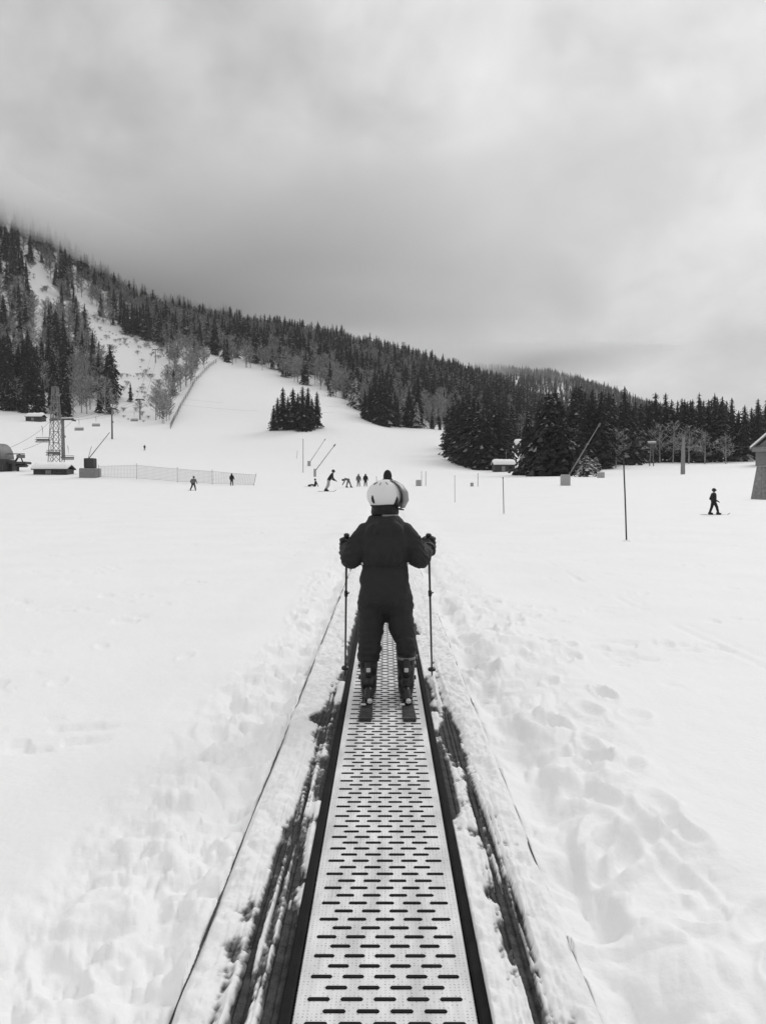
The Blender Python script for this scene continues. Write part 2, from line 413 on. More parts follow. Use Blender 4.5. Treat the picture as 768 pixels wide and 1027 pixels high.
# ------------------------------------------------------------------ the moving carpet
def build_carpet():
    root = empty('moving_carpet', (0, 0, 0), 'long pale conveyor carpet with dark slots and snowy side boards running uphill', 'conveyor')
    Y0, Y1 = -2.5, 27.0
    mb = MB()
    mb.cbox(-.236, .236, Y0, Y1, -.03, .004, .003, 0)
    nrow = int((24 - .4) / .047)
    for k in range(nrow):
        y = .4 + k * .047
        xs = [(-2 + i) * .0877 for i in range(5)] if k % 2 == 0 else [(-1.5 + i) * .0877 for i in range(4)]
        for xc in xs:
            l, w = .0305, .0066
            pts = [(xc - l, y), (xc - l + .004, y - w), (xc + l - .004, y - w), (xc + l, y), (xc + l - .004, y + w), (xc - l + .004, y + w)]
            b = [(p, q, .0035) for p, q in pts]; t = [(xc + (p - xc) * .96, y + (q - y) * .8, .0072) for p, q in pts]
            mb.rings([b, t], 1)
    mb.build('belt', [M['belt'], M['rubber']], root)
    for s in (-1, 1):
        r = MB()
        a, b = sorted((s * .240, s * .272))
        r.cbox(a, b, Y0, Y1, -.06, .016, .006)
        r.build('guide_rail', M['rubber'], root)
        p = MB()
        xs = np.linspace(.274, .536, 40); ys = np.concatenate([np.linspace(Y0, 1.0, 20), np.linspace(1.05, 6, 200), np.linspace(6.1, Y1, 200)])
        Xg, Yg = np.meshgrid(xs, ys)
        groove = -.006 * (np.sin(Xg * 2 * PI / .026) > .55)
        Zg = groove.ravel() - .002
        V = np.stack([s * Xg.ravel(), Yg.ravel(), Zg], 1); nx, ny = len(xs), len(ys)
        i, j = np.meshgrid(np.arange(ny - 1), np.arange(nx - 1), indexing='ij')
        Fq = np.stack([i * nx + j, i * nx + j + 1, (i + 1) * nx + j + 1, (i + 1) * nx + j], -1).reshape(-1, 4)
        if s < 0: Fq = Fq[:, ::-1]
        link('side_board', np_mesh('side_board', V, Fq, [M['wetmat']], smooth=False), root)
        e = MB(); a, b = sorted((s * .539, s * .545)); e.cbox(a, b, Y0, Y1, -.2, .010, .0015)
        e.build('gap_shade_strip', M['blackplastic'], root)  # black strip stands in for the shadowed gap between board snow and ground snow
        # snow lying on the board: real thickness, broken where the board shows
        xs = np.linspace(.270, .5425, 74); ys = np.concatenate([np.linspace(Y0, 1.2, 60), np.linspace(1.21, 8, 720), np.linspace(8.03, Y1, 300)])
        Xg, Yg = np.meshgrid(xs, ys); x = Xg.ravel(); y = Yg.ravel(); sd = 100 if s > 0 else 200
        streak = fbm(x / .028, y / .9, oct=3, seed=sd); lump = fbm(x / .09, y / .11, oct=4, seed=sd + 7); big = vnoise(x / .2, y / .55, seed=sd + 13)
        cen = (.37 if s < 0 else .40) - .035 * sstep(2.4, 4.0, y) + .012 * np.sin(y * 2.1 + s); wid = (.085 if s < 0 else .075) - .035 * sstep(2.4, 4, y)
        fine = fbm(x / .011, y / .45, oct=3, seed=sd + 31); grit = fbm(x / .014, y / .014, oct=2, seed=sd + 37)
        lane = np.exp(-((x - cen) / wid) ** 2) * (1 - .45 * sstep(2.5, 4.2, y)) * (1 - .75 * sstep(4.4, 6, y)) + .35 * np.exp(-((x - cen) / .03) ** 2) * (1 - sstep(5, 8, y))
        rail = np.exp(-((x - .272) / .035) ** 2) * sstep(-.25, .35, vnoise(y * 1.4, y * 0, seed=sd + 17) + (.2 if s < 0 else .0))
        if s > 0: rail = np.maximum(rail, np.exp(-((x - .35) / .05) ** 2 - ((y - 4.15) / .33) ** 2) * 1.25)
        if s < 0: rail = np.maximum(rail, np.exp(-((x - .37) / .055) ** 2 - ((y - 4.45) / .10) ** 2) * 1.3)
        t = .030 + (.017 * lump + .011 * big) * (1 - .65 * np.clip(lane, 0, 1)) - lane * ((.0265 if s < 0 else .0215) + .004 * (1 - sstep(2.4, 3.0, y)) + (.020 if s < 0 else .024) * streak + .010 * fine + .010 * big) - rail * .05 + .003 * grit * (.4 + lane)
        t = t + .006 * vnoise(x / .03, y / .035, seed=sd + 23)
        t = np.where((lane < .12) & (rail < .2), np.maximum(t, .010 + .002 * grit), t)
        edge = sstep(.515, .543, x); t = t * (1 - edge) + edge * (.006 + .012 * vnoise(y / .2, y * 0 + .5, seed=sd + 29) + (.010 if s > 0 else 0.0))
        t = np.clip(t, -.016, .075); t = np.where(x < .273, np.minimum(t, -.001), t)
        V = np.stack([s * x, y, t], 1); nx, ny = len(xs), len(ys)
        i, j = np.meshgrid(np.arange(ny - 1), np.arange(nx - 1), indexing='ij')
        Fq = np.stack([i * nx + j, i * nx + j + 1, (i + 1) * nx + j + 1, (i + 1) * nx + j], -1).reshape(-1, 4)
        if s < 0: Fq = Fq[:, ::-1]
        tt = t[Fq].max(1); Fq = Fq[tt > -.0045]
        wet = (1 - sstep(.001, .0135, t + .0022 * grit + .003 * fine)) * sstep(.06, .3, np.maximum(lane, rail))
        me = np_mesh('board_snow', V, Fq, [M['packed']]); at_ = me.attributes.new('wet', 'FLOAT', 'POINT'); at_.data.foreach_set('value', wet.astype(np.float32))
        o = link('board_snow', me, root)
build_carpet()

# ------------------------------------------------------------------ the skier on the carpet
def displace(me, amp, fn):
    n = len(me.vertices); co = np.zeros(n * 3, np.float32); me.vertices.foreach_get('co', co); co = co.reshape(-1, 3)
    no = np.zeros(n * 3, np.float32); me.vertices.foreach_get('normal', no); no = no.reshape(-1, 3)
    co += no * (amp * fn(co))[:, None]
    me.vertices.foreach_set('co', co.ravel()); me.update()

def glove_mesh(side, wrist, grip, axis):
    """a gloved hand closed round the pole grip; side -1 left, 1 right"""
    mb = MB(); a = Vector(axis).normalized(); g = Vector(grip)
    fw = Vector((0, 1, 0)); fw = (fw - a * fw.dot(a)).normalized(); sd = a.cross(fw).normalized() * 1.0
    if sd.x * side < 0: sd = -sd                      # sd points outward
    # palm: behind and outside of the pole
    pc = g - fw * .022 + sd * .018
    for k in range(-2, 3):
        mb.cap(pc + a * (.021 * k), pc + a * (.021 * k) - fw * .010, .026 - .001 * abs(k), .026)
    mb.cap(Vector(wrist), pc - a * .006, .036, .031, 14)
    for k, (ln, rr) in enumerate(((.95, .0150), (1.08, .0155), (1.0, .0150), (.85, .0135))):
        c = g + a * (.042 - k * .0275); pts = []
        for q in range(5):
            an = -2.2 + q * (1.12 * ln)              # wraps round the outside, front and inside of the grip
            rad = .035
            pts.append(c + (fw * math.sin(an + PI / 2 + .6) + sd * math.cos(an + PI / 2 + .6)) * rad)
        for p, q in zip(pts[:-1], pts[1:]): mb.cap(p, q, rr, rr * .97, 10)
    # thumb leaves the side of the palm and closes over the first finger
    t0 = g - fw * .026 + a * .022; t1 = g - fw * .030 - sd * .020 + a * .040; t2 = g - fw * .004 - sd * .034 + a * .044; t3 = g + fw * .018 - sd * .030 + a * .036
    mb.cap(t0, t1, .017, .015, 10); mb.cap(t1, t2, .015, .0135, 10); mb.cap(t2, t3, .0135, .011, 10)
    return fused(mb, .0042, M['glove'], 'glove', 1)

def build_skier():
    P = Vector((0, 4.85, 0))
    root = empty('person', P, 'child in dark one-piece ski suit and white helmet riding the moving carpet', 'person')
    mb = MB()
    mb.loft([(-.002, 0, .560, .09, .055), (-.003, -.004, .595, .142, .090), (0, -.008, .62, .154, .110), (0, -.012, .65, .160, .125), (0, -.012, .70, .160, .124), (0, -.006, .78, .153, .114),
             (0, -.002, .835, .147, .105), (0, 0, .858, .143, .100), (0, 0, .88, .152, .112), (0, -.004, .95, .168, .124), (0, -.008, 1.02, .170, .128),
             (0, -.006, 1.07, .150, .120), (0, .002, 1.11, .130, .106), (0, .010, 1.142, .112, .090), (0, .014, 1.168, .086, .080)], 36)
    # hood gathered behind the neck
    mb.ell((0, -.090, 1.085), (.118, .05, .062), R=Matrix.Rotation(.25, 3, 'X'))
    mb.ell((0, -.03, 1.135), (.096, .085, .04))
    for s, el, wr in ((-1, (-.212, -.03, .900), (-.252, .255, .938)), (1, (.214, -.03, .903), (.282, .255, .955))):
        sh = Vector((s * .112, -.005, 1.058)); el = Vector(el); wr = Vector(wr)
        mid = sh.lerp(el, .5) + Vector((s * .006, 0, .004))
        mb.cap(sh, mid, .071, .070, 18); mb.cap(mid, el, .070, .063, 18)
        fm = el.lerp(wr, .55) + Vector((0, 0, -.012))
        mb.cap(el, fm, .064, .056, 18); mb.cap(fm, wr, .056, .040, 18)
    for s, hx, kx, cx, cz in ((-1, -.080, -.088, -.102, .262), (1, .082, .100, .134, .322)):
        hip = Vector((hx, -.012, .655)); kn = Vector((kx, .02, .45)); cr = .072 if s < 0 else .062; cu = Vector((cx, -.005, cz))
        mb.cap(hip, kn, .094, .080, 20); mb.cap(kn, cu + Vector((0, 0, .06)), .080, cr, 20)
        mb.loft([(cx, -.005, cz - .01, cr, .076), (cx, -.005, cz + .03, cr + .002, .078), (kx * .3 + cx * .7, 0, cz + .09, cr + .003, .077)], 24)
    me = fused(mb, .0085, [M['suit'], M['suit_trim']], 'snow_suit', 5)
    def folds(co):
        x, y, z = co[:, 0], co[:, 1], co[:, 2]
        w = fbm(x / .09, y / .09, z / .055, oct=3, seed=301)
        kn = np.exp(-((z - .43) / .07) ** 2) + np.exp(-((z - .32) / .05) ** 2) * 1.2 + np.exp(-((z - .60) / .05) ** 2) * .9
        wa = np.exp(-((z - .89) / .05) ** 2)
        arm = np.clip((np.abs(x) - .17) / .04, 0, 1) * (z > .8)
        ridge = np.sin(z * 150 + 9 * vnoise(x / .07, y / .07, seed=311) + x * 22)
        rad = np.sin(np.arctan2(y, x) * 26 + 3 * vnoise(x / .05, z / .05, seed=313))
        diag = np.sin((z * 55 + np.abs(x) * 70) + 4 * vnoise(x / .1, z / .1, seed=317)) * (z > .93)
        band = -.75 * np.exp(-((z - .858) / .008) ** 2) * (np.abs(x) < .165)
        return w * .85 + ridge * (.34 * kn + .45 * arm) + rad * .55 * wa * (np.abs(x) < .17) + diag * .28 + band
    displace(me, .0082, folds)
    # trim: yoke seam and waist elastic
    body = link('snow_suit', me, root)
    z = np.zeros(len(me.polygons) * 3); me.polygons.foreach_get('center', z); z = z.reshape(-1, 3)
    yoke = (np.abs(z[:, 2] - (1.055 - .12 * np.abs(z[:, 0]))) < .0045) & (np.abs(z[:, 0]) < .15) & (z[:, 1] < 0)
    me.polygons.foreach_set('material_index', (yoke & False).astype(np.int32))
    for wx in (-.140, .143):
        mb = MB(); mb.cbox(wx - .007, wx + .007, -.072, -.060, .866, .882, .003); mb.build('waist_tab', M['lightplastic'], root)
    # collar / neck warmer
    mb = MB(); secs = [(0, .015, 1.165, .082, .078), (0, .015, 1.19, .088, .086), (0, .02, 1.225, .084, .086), (.0, .022, 1.25, .078, .082)]
    mb.loft(secs, 32, e=2.0); o = mb.build('neck_warmer', M['suit_trim'], root, True)
    mb = MB(); mb.loft([(0.012, .008, 1.160, .070, .080), (0.012, .008, 1.178, .071, .0795)], 32, e=2.0); mb.build('collar_lining', M['greyplastic'], root, True)
    mb = MB(); mb.loft([(0.0, .0, 1.12, .085, .082), (0, .006, 1.150, .095, .088), (0.0, .01, 1.166, .089, .0835)], 32, e=2.0); mb.build('collar', M['suit'], root, True)
    # helmet, head turned a little to the right
    hc = Vector((.002, .03, 1.298)); Rz = Matrix.Rotation(-.85, 3, 'Z') @ Matrix.Rotation(.06, 3, 'X')
    mb = MB(); mb.ell((0, .03, 1.262), (.070, .085, .09)); mb.ell((.052, .10, 1.245), (.014, .018, .018)); mb.cap((0, .02, 1.16), (0, .025, 1.22), .05, .05)
    head = fused(mb, .008, M['skin'], 'head', 2); head = link('head', head, root)
    # shell
    nu, nv = 64, 28; V = []; Fs = []
    for i in range(nv + 1):
        for k in range(nu):
            a = 2 * PI * k / nu                                  # 0 = right, 90deg = forward
            fr = max(0, math.sin(a))
            bottom = -.72 + .95 * fr ** 1.5 - .10 * max(0, -math.sin(a))
            th = PI / 2 - (PI / 2 - bottom) * i / nv
            ct, st = math.cos(th), math.sin(th)
            rx, ry, rz = .106, .118, .099
            br = 1.0 + .012 * math.cos(3 * a)
            p = Vector((rx * br * ct * math.cos(a), ry * br * ct * math.sin(a) - .004, rz * st))
            # vents: shallow grooves over the crown
            gv = 0
            for gx in (-.055, 0, .055):
                gv += math.exp(-((p.x - gx) / .007) ** 2) * (1 if (st > .45 and abs(p.y) < .09) else 0)
            p *= 1 - .035 * gv
            p.z += .014 * math.exp(-(i / nv - 1) ** 2 * 60) * 0
            V.append(tuple(Rz @ p + hc))
    for i in range(nv):
        for k in range(nu): Fs.append((i * nu + k, (i + 1) * nu + k, (i + 1) * nu + (k + 1) % nu, i * nu + (k + 1) % nu))
    me = bpy.data.meshes.new('helmet'); me.from_pydata(V, [], Fs); me.materials.append(M['helmet'])
    me.polygons.foreach_set('use_smooth', [True] * len(Fs)); me.update()
    hel = link('helmet', me, root)
    so = hel.modifiers.new('t', 'SOLIDIFY'); so.thickness = .012; so.offset = -1
    hR = lambda a, th, k=1.0: Rz @ Vector((.106 * k * math.cos(th) * math.cos(a), .118 * k * math.cos(th) * math.sin(a) - .004, .099 * k * math.sin(th))) + hc
    # dark ear slots, small vents and the dial at the back
    for a, th0, th1, q in ((-1.42, .06, -.46, .8), (.06, -.08, -.80, 1.1)):
        mb = MB(); mb.tube([hR(a, th0 + (th1 - th0) * f, .985 + .015 * math.sin(PI * f)) for f in (0, .3, .65, 1)], [.004, .010 * q, .0125 * q, .007 * q], 10)
        mb.build('ear_slot', M['blackplastic'], hel, True)
    for a, th, a2, th2 in ((-1.5, 1.05, -1.7, .78), (-1.0, 1.0, -1.02, .74), (-.5, 1.0, -.4, .74)):
        mb = MB(); mb.tube([hR(a, th, .998), hR((a + a2) / 2, (th + th2) / 2, 1.0), hR(a2, th2, .998)], [.002, .0036, .002], 8); mb.build('vent', M['greyplastic'], hel, True)
    # goggle strap low round the shell
    mb = MB(); rings = []
    for k in range(41):
        a = -PI / 2 - 1.9 + 3.8 * k / 40
        rings.append([hR(a, -.60, 1.02), hR(a, -.60, 1.035), hR(a, -.80, 1.06), hR(a, -.80, 1.03)])
    mb.rings(rings); mb.tube([hR(-.3, -.72, 1.02), (.085, -.02, 1.212), (.118, .0, 1.205)], [.007, .006, .004], 8); mb.build('strap', M['suit_trim'], hel, True)
    # grey visor standing out in front of the face
    rings = []
    for k in range(33):
        t = k / 32; a = PI / 2 - 1.35 + 2.7 * t
        ring = []
        for th, q in ((1.15, 1.045), (.85, 1.10), (.50, 1.20), (.1, 1.31), (-.3, 1.40), (-.66, 1.40), (-.70, 1.33), (-.3, 1.32), (.1, 1.23), (.50, 1.13), (.85, 1.05), (1.15, 1.01)):
            ring.append(hR(a, th, q))
        rings.append(ring)
    mb = MB(); mb.rings(rings); mb.build('visor', M['greyplastic'], hel, True)
    # gloves round the grips
    poles = (((-.256, 5.165), (-.281, 5.42)), ((.291, 5.165), (.330, 5.38)))
    for s, wr, ((gx, gy), (tx, ty)) in ((-1, (-.248, .235, .93), poles[0]), (1, (.284, .235, .945), poles[1])):
        tip = Vector((tx, ty, .012)); top = Vector((gx, gy, 1.035)); ax = (top - tip).normalized()
        gpt = tip + ax * (((.95 if s < 0 else .958) - tip.z) / ax.z)
        gm = glove_mesh(s, Vector(wr), gpt - P, ax)
        g = link('glove', gm, root)
        mb = MB(); w0 = Vector(wr); w1 = w0 + Vector((0, -.05, -.006)); mb.tube([w1, w1.lerp(w0, .5), w0 + Vector((0, .02, .003))], [.041, .044, .040], 16); mb.build('cuff', M['glove'], g, True)
        pr = empty('ski_pole', tip, 'slim dark ski pole held in the child\'s %s glove, tip beside the carpet' % ('left' if s < 0 else 'right'), 'ski pole', 'ski poles of the child on the carpet')
        L_ = (top - tip).length; q = lambda t: ax * t
        mb = MB(); mb.tube([q(.0), q(.05), q(L_ - .12)], [.0035, .0062, .0078], 10); mb.build('shaft', M['pole'], pr, True)
        mb = MB(); mb.tube([q(L_ - .14), q(L_ - .12), q(L_ - .09), q(L_ - .06), q(L_ - .03), q(L_ - .008), q(L_)], [.011, .015, .0165, .015, .017, .020, .014], 12); mb.build('grip', M['blackplastic'], pr, True)
        mb = MB(); mb.tube([q(.60), q(.605), q(.64), q(.645)], [.009, .012, .0125, .009], 10); mb.tube([q(.62) + Vector((.008, -.004, 0)), q(.62) + Vector((.022, -.008, .012))], .005, 6); mb.build('clamp', M['blackplastic'], pr, True)
        mb = MB(); mb.tube([q(.050), q(.055), q(.066), q(.072)], [.010, .028, .026, .009], 16); mb.build('basket', M['blackplastic'], pr, True)
        st = MB(); p0 = q(L_ - .02); st.tube([p0, p0 + Vector((s * .022, -.02, -.02)), p0 + Vector((s * .030, -.03, -.07)), p0 + Vector((s * .024, -.02, -.12)), p0 + Vector((s * .005, -.008, -.10))], .004, 6); st.build('strap', M['blackplastic'], pr, True)
    # boots and skis
    for s, bx in ((-1, -.103), (1, .133)):
        by = -.0
        mb = MB()
        top = .335 if s > 0 else .315
        mb.loft([(bx, by - .005, .085, .050, .070), (bx, by - .012, .12, .051, .072), (bx, by - .006, .17, .052, .068), (bx, by + .006, .23, .057, .070), (bx, by + .018, .28, .061, .074), (bx, by + .026, top, .064, .078)], 28)
        mb.loft([(bx, by + .06, .040, .044, .140), (bx, by + .06, .060, .049, .146), (bx, by + .06, .095, .048, .138), (bx, by + .04, .125, .046, .10)], 28)
        me = fused(mb, .0065, M['boot'], 'ski_boot', 2); bt = link('ski_boot', me, root)
        mb = MB(); mb.cbox(bx - .040, bx + .040, by - .085, by + .205, .026, .046, .006); mb.build('sole', M['blackplastic'], bt)
        mb = MB(); mb.loft([(bx, by - .010, .16, .030, .0735), (bx, by - .004, .20, .034, .075), (bx, by + .006, .255, .036, .0785), (bx, by + .012, .275, .030, .080)], 20); mb.build('spoiler', M['blackplastic'], bt, True)
        mb = MB(); mb.cbox(bx - .013, bx + .013, by - .083, by - .060, .195, .222, .004); mb.build('rear_plate', M['lightplastic'], bt)
        for zz, pr_ in ((.272, .075), (.215, .069), (.14, .066)):
            mb = MB(); mb.loft([(bx, by + .008 + (zz - .2) * .12, zz - .008, pr_ - .012, pr_ + .004), (bx, by + .008 + (zz - .2) * .12, zz + .008, pr_ - .0115, pr_ + .0045)], 28, e=2.1)
            mb.cbox(bx + s * (pr_ - .008) - .006, bx + s * (pr_ - .008) + .006, by + .0, by + .04, zz - .011, zz + .011, .003)
            mb.build('buckle_strap', M['greyplastic'] if zz > .26 else M['darkmetal'], bt, True)
        mb = MB(); mb.loft([(bx, by + .028, top - .012, .066, .080), (bx, by + .029, top + .012, .063, .077)], 28); mb.build('cuff_liner', M['suit_trim'], bt, True)
        sx = -.114 if s < 0 else .143
        rings = []
        for k in range(25):
            t = k / 24; y = -.475 + 1.345 * t
            w = .042 - .010 * math.sin(PI * min(1, max(0, t))) + .006 * sstep(.8, .95, t)
            w *= float(1 - .9 * sstep(.95, 1.0, t)) * float(.86 + .14 * sstep(0, .03, t))
            z0 = .0075 + .10 * float(sstep(.86, 1.0, t)) ** 1.4 + .012 * float(1 - sstep(0, .05, t)) ; h = .009 + .006 * math.sin(PI * t)
            xx = sx + (bx - sx) * (t * 1.3 if t < .77 else 1.0)
            rings.append([(xx - w, y, z0), (xx + w, y, z0), (xx + w, y, z0 + h * .6), (xx + w * .86, y, z0 + h), (xx - w * .86, y, z0 + h), (xx - w, y, z0 + h * .6)])
        mb = MB(); mb.rings(rings); sk = mb.build('ski', M['skitop'], root)
        mb = MB(); xx = bx
        mb.cbox(xx - .030, xx + .030, -.17, -.075, .020, .034, .004); mb.loft([(xx, -.125, .03, .026, .045), (xx, -.118, .06, .026, .038), (xx, -.100, .095, .020, .026), (xx, -.094, .108, .014, .018)], 16)
        mb.build('heel_binding', M['blackplastic'], sk, True)
        mb = MB(); mb.cbox(xx - .004, xx + .024, -.20, -.16, .030, .056, .006); mb.cbox(xx - .045, xx - .012, -.215, -.19, .024, .034, .004); mb.tube([(xx - .045, -.10, .024), (xx - .050, -.16, .02)], .004, 6); mb.tube([(xx + .045, -.10, .024), (xx + .050, -.16, .02)], .004, 6); mb.build('brake', M['lightplastic'], sk)
        mb = MB(); mb.cbox(xx - .032, xx + .032, .20, .29, .022, .062, .01); mb.build('toe_binding', M['blackplastic'], sk)
        mb = MB(); mb.cbox(sx - .036, sx + .036, -.47, -.455, .004, .026, .003); mb.build('tail_protector', M['darkmetal'], sk)
build_skier()

# ------------------------------------------------------------------ people further off
def figure(name, px, py, hpx, pose, label, jacket, trousers, group=None, flip=1, skis=True, helmet=True, rz=0.0, loc=None, height=None):
    p = loc if loc is not None else ground_at(px, py)
    H = height if height else hpx * p.y / F_PX
    k = H / 1.70
    root = empty('person', p, label, 'person', group, rz, k)
    J = {  # x right, y away, z up, an adult of 1.70 m
     'stand': dict(pel=(0, 0, .92), chest=(0, .02, 1.30), head=(0, .03, 1.57), kn=((-.12, .05, .50), (.12, .03, .50)), ft=((-.15, 0, .08), (.15, 0, .08)), el=((-.30, 0, 1.10), (.30, .0, 1.10)), ha=((-.30, .18, .92), (.30, .18, .92))),
     'plough': dict(pel=(0, -.03, .82), chest=(.02, .08, 1.20), head=(.03, .12, 1.50), kn=((-.18, .06, .46), (.16, .06, .46)), ft=((-.32, 0, .08), (.24, 0, .08)), el=((-.34, .02, 1.02), (.36, .02, 1.02)), ha=((-.30, .25, .85), (.34, .25, .85))),
     'bend': dict(pel=(.18, 0, .92), chest=(-.20, .02, .98), head=(-.46, .03, .86), kn=((.02, .06, .50), (.34, -.02, .50)), ft=((-.06, .04, .08), (.46, -.04, .08)), el=((-.34, .1, .66), (-.30, -.1, .66)), ha=((-.50, .1, .40), (-.46, -.1, .40))),
     'sit': dict(pel=(0, 0, .16), chest=(.06, .0, .58), head=(.02, .0, .86), kn=((-.36, .12, .26), (-.30, -.12, .22)), ft=((-.78, .12, .10), (-.72, -.12, .10)), el=((.22, .2, .38), (.24, -.2, .38)), ha=((.34, .2, .12), (.36, -.2, .12))),
     'lean': dict(pel=(-.02, 0, .86), chest=(.20, .02, 1.20), head=(.33, .03, 1.48), kn=((-.10, .08, .46), (-.02, -.08, .48)), ft=((-.26, .08, .08), (-.20, -.08, .08)), el=((.10, .26, 1.0), (.34, -.22, .95)), ha=((.30, .28, .86), (.50, -.20, .82))),
     'stride': dict(pel=(-.02, 0, .86), chest=(-.02, .02, 1.24), head=(.0, .0, 1.54), kn=((-.10, .10, .48), (.14, -.10, .50)), ft=((-.20, .10, .08), (.22, -.10, .08)), el=((-.16, .22, 1.0), (-.10, -.24, 1.0)), ha=((.10, .22, .86), (.16, -.22, .86))),
    }[pose]
    fl = lambda q: Vector((q[0] * flip, q[1], q[2]))
    pel, ch, hd = fl(J['pel']), fl(J['chest']), fl(J['head'])
    side = pose in ('bend', 'sit', 'lean', 'stride')
    wv = Vector((0, .12, 0)) if side else Vector((.12, 0, 0))
    mb = MB()
    for s in (-1, 1):
        mb.cap(pel + wv * s * .75, ch + wv * s, .135, .13, 12)
    mb.cap(ch, ch.lerp(hd, .55), .13, .07, 12)
    mb.ell(hd, (.095, .11, .125), 14, 10)
    nf = Vector((flip, 0, 0)) if side else Vector((0, 1, 0))
    mb.ell(hd + nf * .105 - Vector((0, 0, .02)), (.022, .022, .03), 8, 6)
    for i in (0, 1):
        s = -1 if i == 0 else 1
        sh = ch + (Vector((0, -.2 * s, .08)) if side else Vector((.20 * s, 0, .08)))
        el, ha = fl(J['el'][i]), fl(J['ha'][i]); kn, ft = fl(J['kn'][i]), fl(J['ft'][i])
        mb.cap(sh, el, .078, .062, 10); mb.cap(el, ha, .060, .045, 10)
        dirh = (ha - el).normalized(); sd = dirh.cross(Vector((0, 0, 1))).normalized()
        mb.cap(ha, ha + dirh * .07, .05, .04, 8)
        for q in range(4): mb.cap(ha + dirh * .07 + sd * (q - 1.5) * .022, ha + dirh * .13 + sd * (q - 1.5) * .024 - Vector((0, 0, .03)), .016, .013, 6)
        mb.cap(ha + sd * .04, ha + sd * .075 + dirh * .06, .02, .015, 6)
        hp = pel + (Vector((0, -.09 * s, -.03)) if side else Vector((.09 * s, 0, -.03)))
        mb.cap(hp, kn, .115, .09, 12); mb.cap(kn, ft + Vector((0, 0, .10)), .088, .075, 12)
        mb.cap(ft + Vector((0, 0, .02)) - nf * .06, ft + nf * .15, .075, .06, 10)
    me = fused(mb, .026, [jacket, trousers, M['skin'], M['blackplastic']], 'body', 2)
    n = len(me.polygons); c = np.zeros(n * 3); me.polygons.foreach_get('center', c); c = c.reshape(-1, 3)
    ax = np.array(ch - pel); ax /= np.linalg.norm(ax); t = (c - np.array(pel)) @ ax
    dh = np.linalg.norm(c - np.array(hd), axis=1)
    mi = np.where(t < -.02, 1, 0)
    for i in (0, 1): 
        e = np.linalg.norm(c - np.array(fl(J['el'][i])), axis=1); mi = np.where((e < .14), 0, mi); h_ = np.linalg.norm(c - np.array(fl(J['ha'][i])), axis=1); mi = np.where(h_ < .16, 3, mi)
        mi = np.where(np.linalg.norm(c - np.array(fl(J['ft'][i])), axis=1) < .17, 3, mi)
    mi = np.where(dh < .15, 2, mi)
    me.polygons.foreach_set('material_index', mi.astype(np.int32)); me.update()
    link('body', me, root)
    if helmet:
        mb = MB(); mb.ell(hd + Vector((0, 0, .03)) - nf * .015, (.125, .135, .13), 18, 10, v0=.2)
        mb.build('helmet', M['blackplastic'] if helmet is True else helmet, root, True)
        mb = MB(); cc = hd + nf * .085 + Vector((0, 0, .02)); mb.cbox(cc.x - (.05 if side else .075), cc.x + (.05 if side else .075), cc.y - (.075 if side else .05), cc.y + (.075 if side else .05), cc.z - .035, cc.z + .035, .015)
        mb.build('goggles', M['glass'], root)
    else:
        mb = MB(); mb.ell(hd + Vector((0, -.01, .0)) - nf * .02, (.125, .13, .19), 16, 10); mb.loft([(ch.x, ch.y, ch.z + .10, .19, .15), (ch.x * .5 + hd.x * .5, hd.y, ch.z + .2, .14, .13)], 16)
        mb.build('hood', jacket, root, True)
    if skis:
        for i in (0, 1):
            ft = fl(J['ft'][i]); mb = MB(); rings = []
            if pose == 'plough': d = Vector(((.25 if i == 0 else -.25), 1, 0)).normalized()
            elif side: d = nf
            else: d = Vector((0, 1, 0))
            nn = Vector((-d.y, d.x, 0))
            for q in range(9):
                tt = q / 8; c0 = ft + d * (-.6 + 1.35 * tt); c0.z = .008 + (.10 * max(0, (tt - .86) / .14) ** 2)
                w = .045 if 0 < q < 8 else .02
                rings.append([c0 - nn * w, c0 + nn * w, c0 + nn * w + Vector((0, 0, .02)), c0 - nn * w + Vector((0, 0, .02))])
            mb.rings(rings); mb.build('ski', M['skitop'], root)
    return root

figure('person', 715, 515, 27, 'stride', 'small child in dark ski clothes walking on skis alone at right', M['jacket_dark'], M['jacket_dark'])
figure('person', 194, 492, 15, 'plough', 'skier in grey jacket and dark trousers in wide stance before the net fence', M['jacket_grey'], M['jacket_dark'])
figure('person', 232.5, 487, 12, 'stand', 'person in black standing just before the right end of the net fence', M['jacket_dark'], M['jacket_dark'], helmet=False, skis=False)
figure('person', 316, 488, 14, 'sit', 'person in black sitting on the snow with legs stretched out', M['jacket_dark'], M['jacket_dark'])
figure('person', 330, 493.5, 23, 'lean', 'tall skier in dark jacket and pale trousers leaning forward, left of the child\'s helmet', M['jacket_dark'], M['trousers_grey'])
figure('person', 348, 489, 15, 'bend', 'person in grey bent over with hands toward the snow', M['jacket_grey'], M['jacket_grey'], skis=False)
figure('person', 359.5, 488, 12.5, 'stand', 'person in grey jacket standing left of a companion in black', M['jacket_grey'], M['jacket_grey'], helmet=False, skis=False)
figure('person', 366.5, 488, 12.5, 'stand', 'person in black standing close beside a companion in grey', M['jacket_dark'], M['jacket_dark'], helmet=False, skis=False)
figure('person', 145, 450.5, 5.5, 'stand', 'tiny distant skier in dark clothes on the slope under the chairlift', M['jacket_dark'], M['jacket_dark'])
figure('person', 386.5, 520, 50, 'stand', 'hooded person in black further up the carpet, just above the child\'s helmet', M['jacket_dark'], M['jacket_dark'], helmet=False, skis=False, loc=Vector((.075, 22.5, .012)), height=1.70)

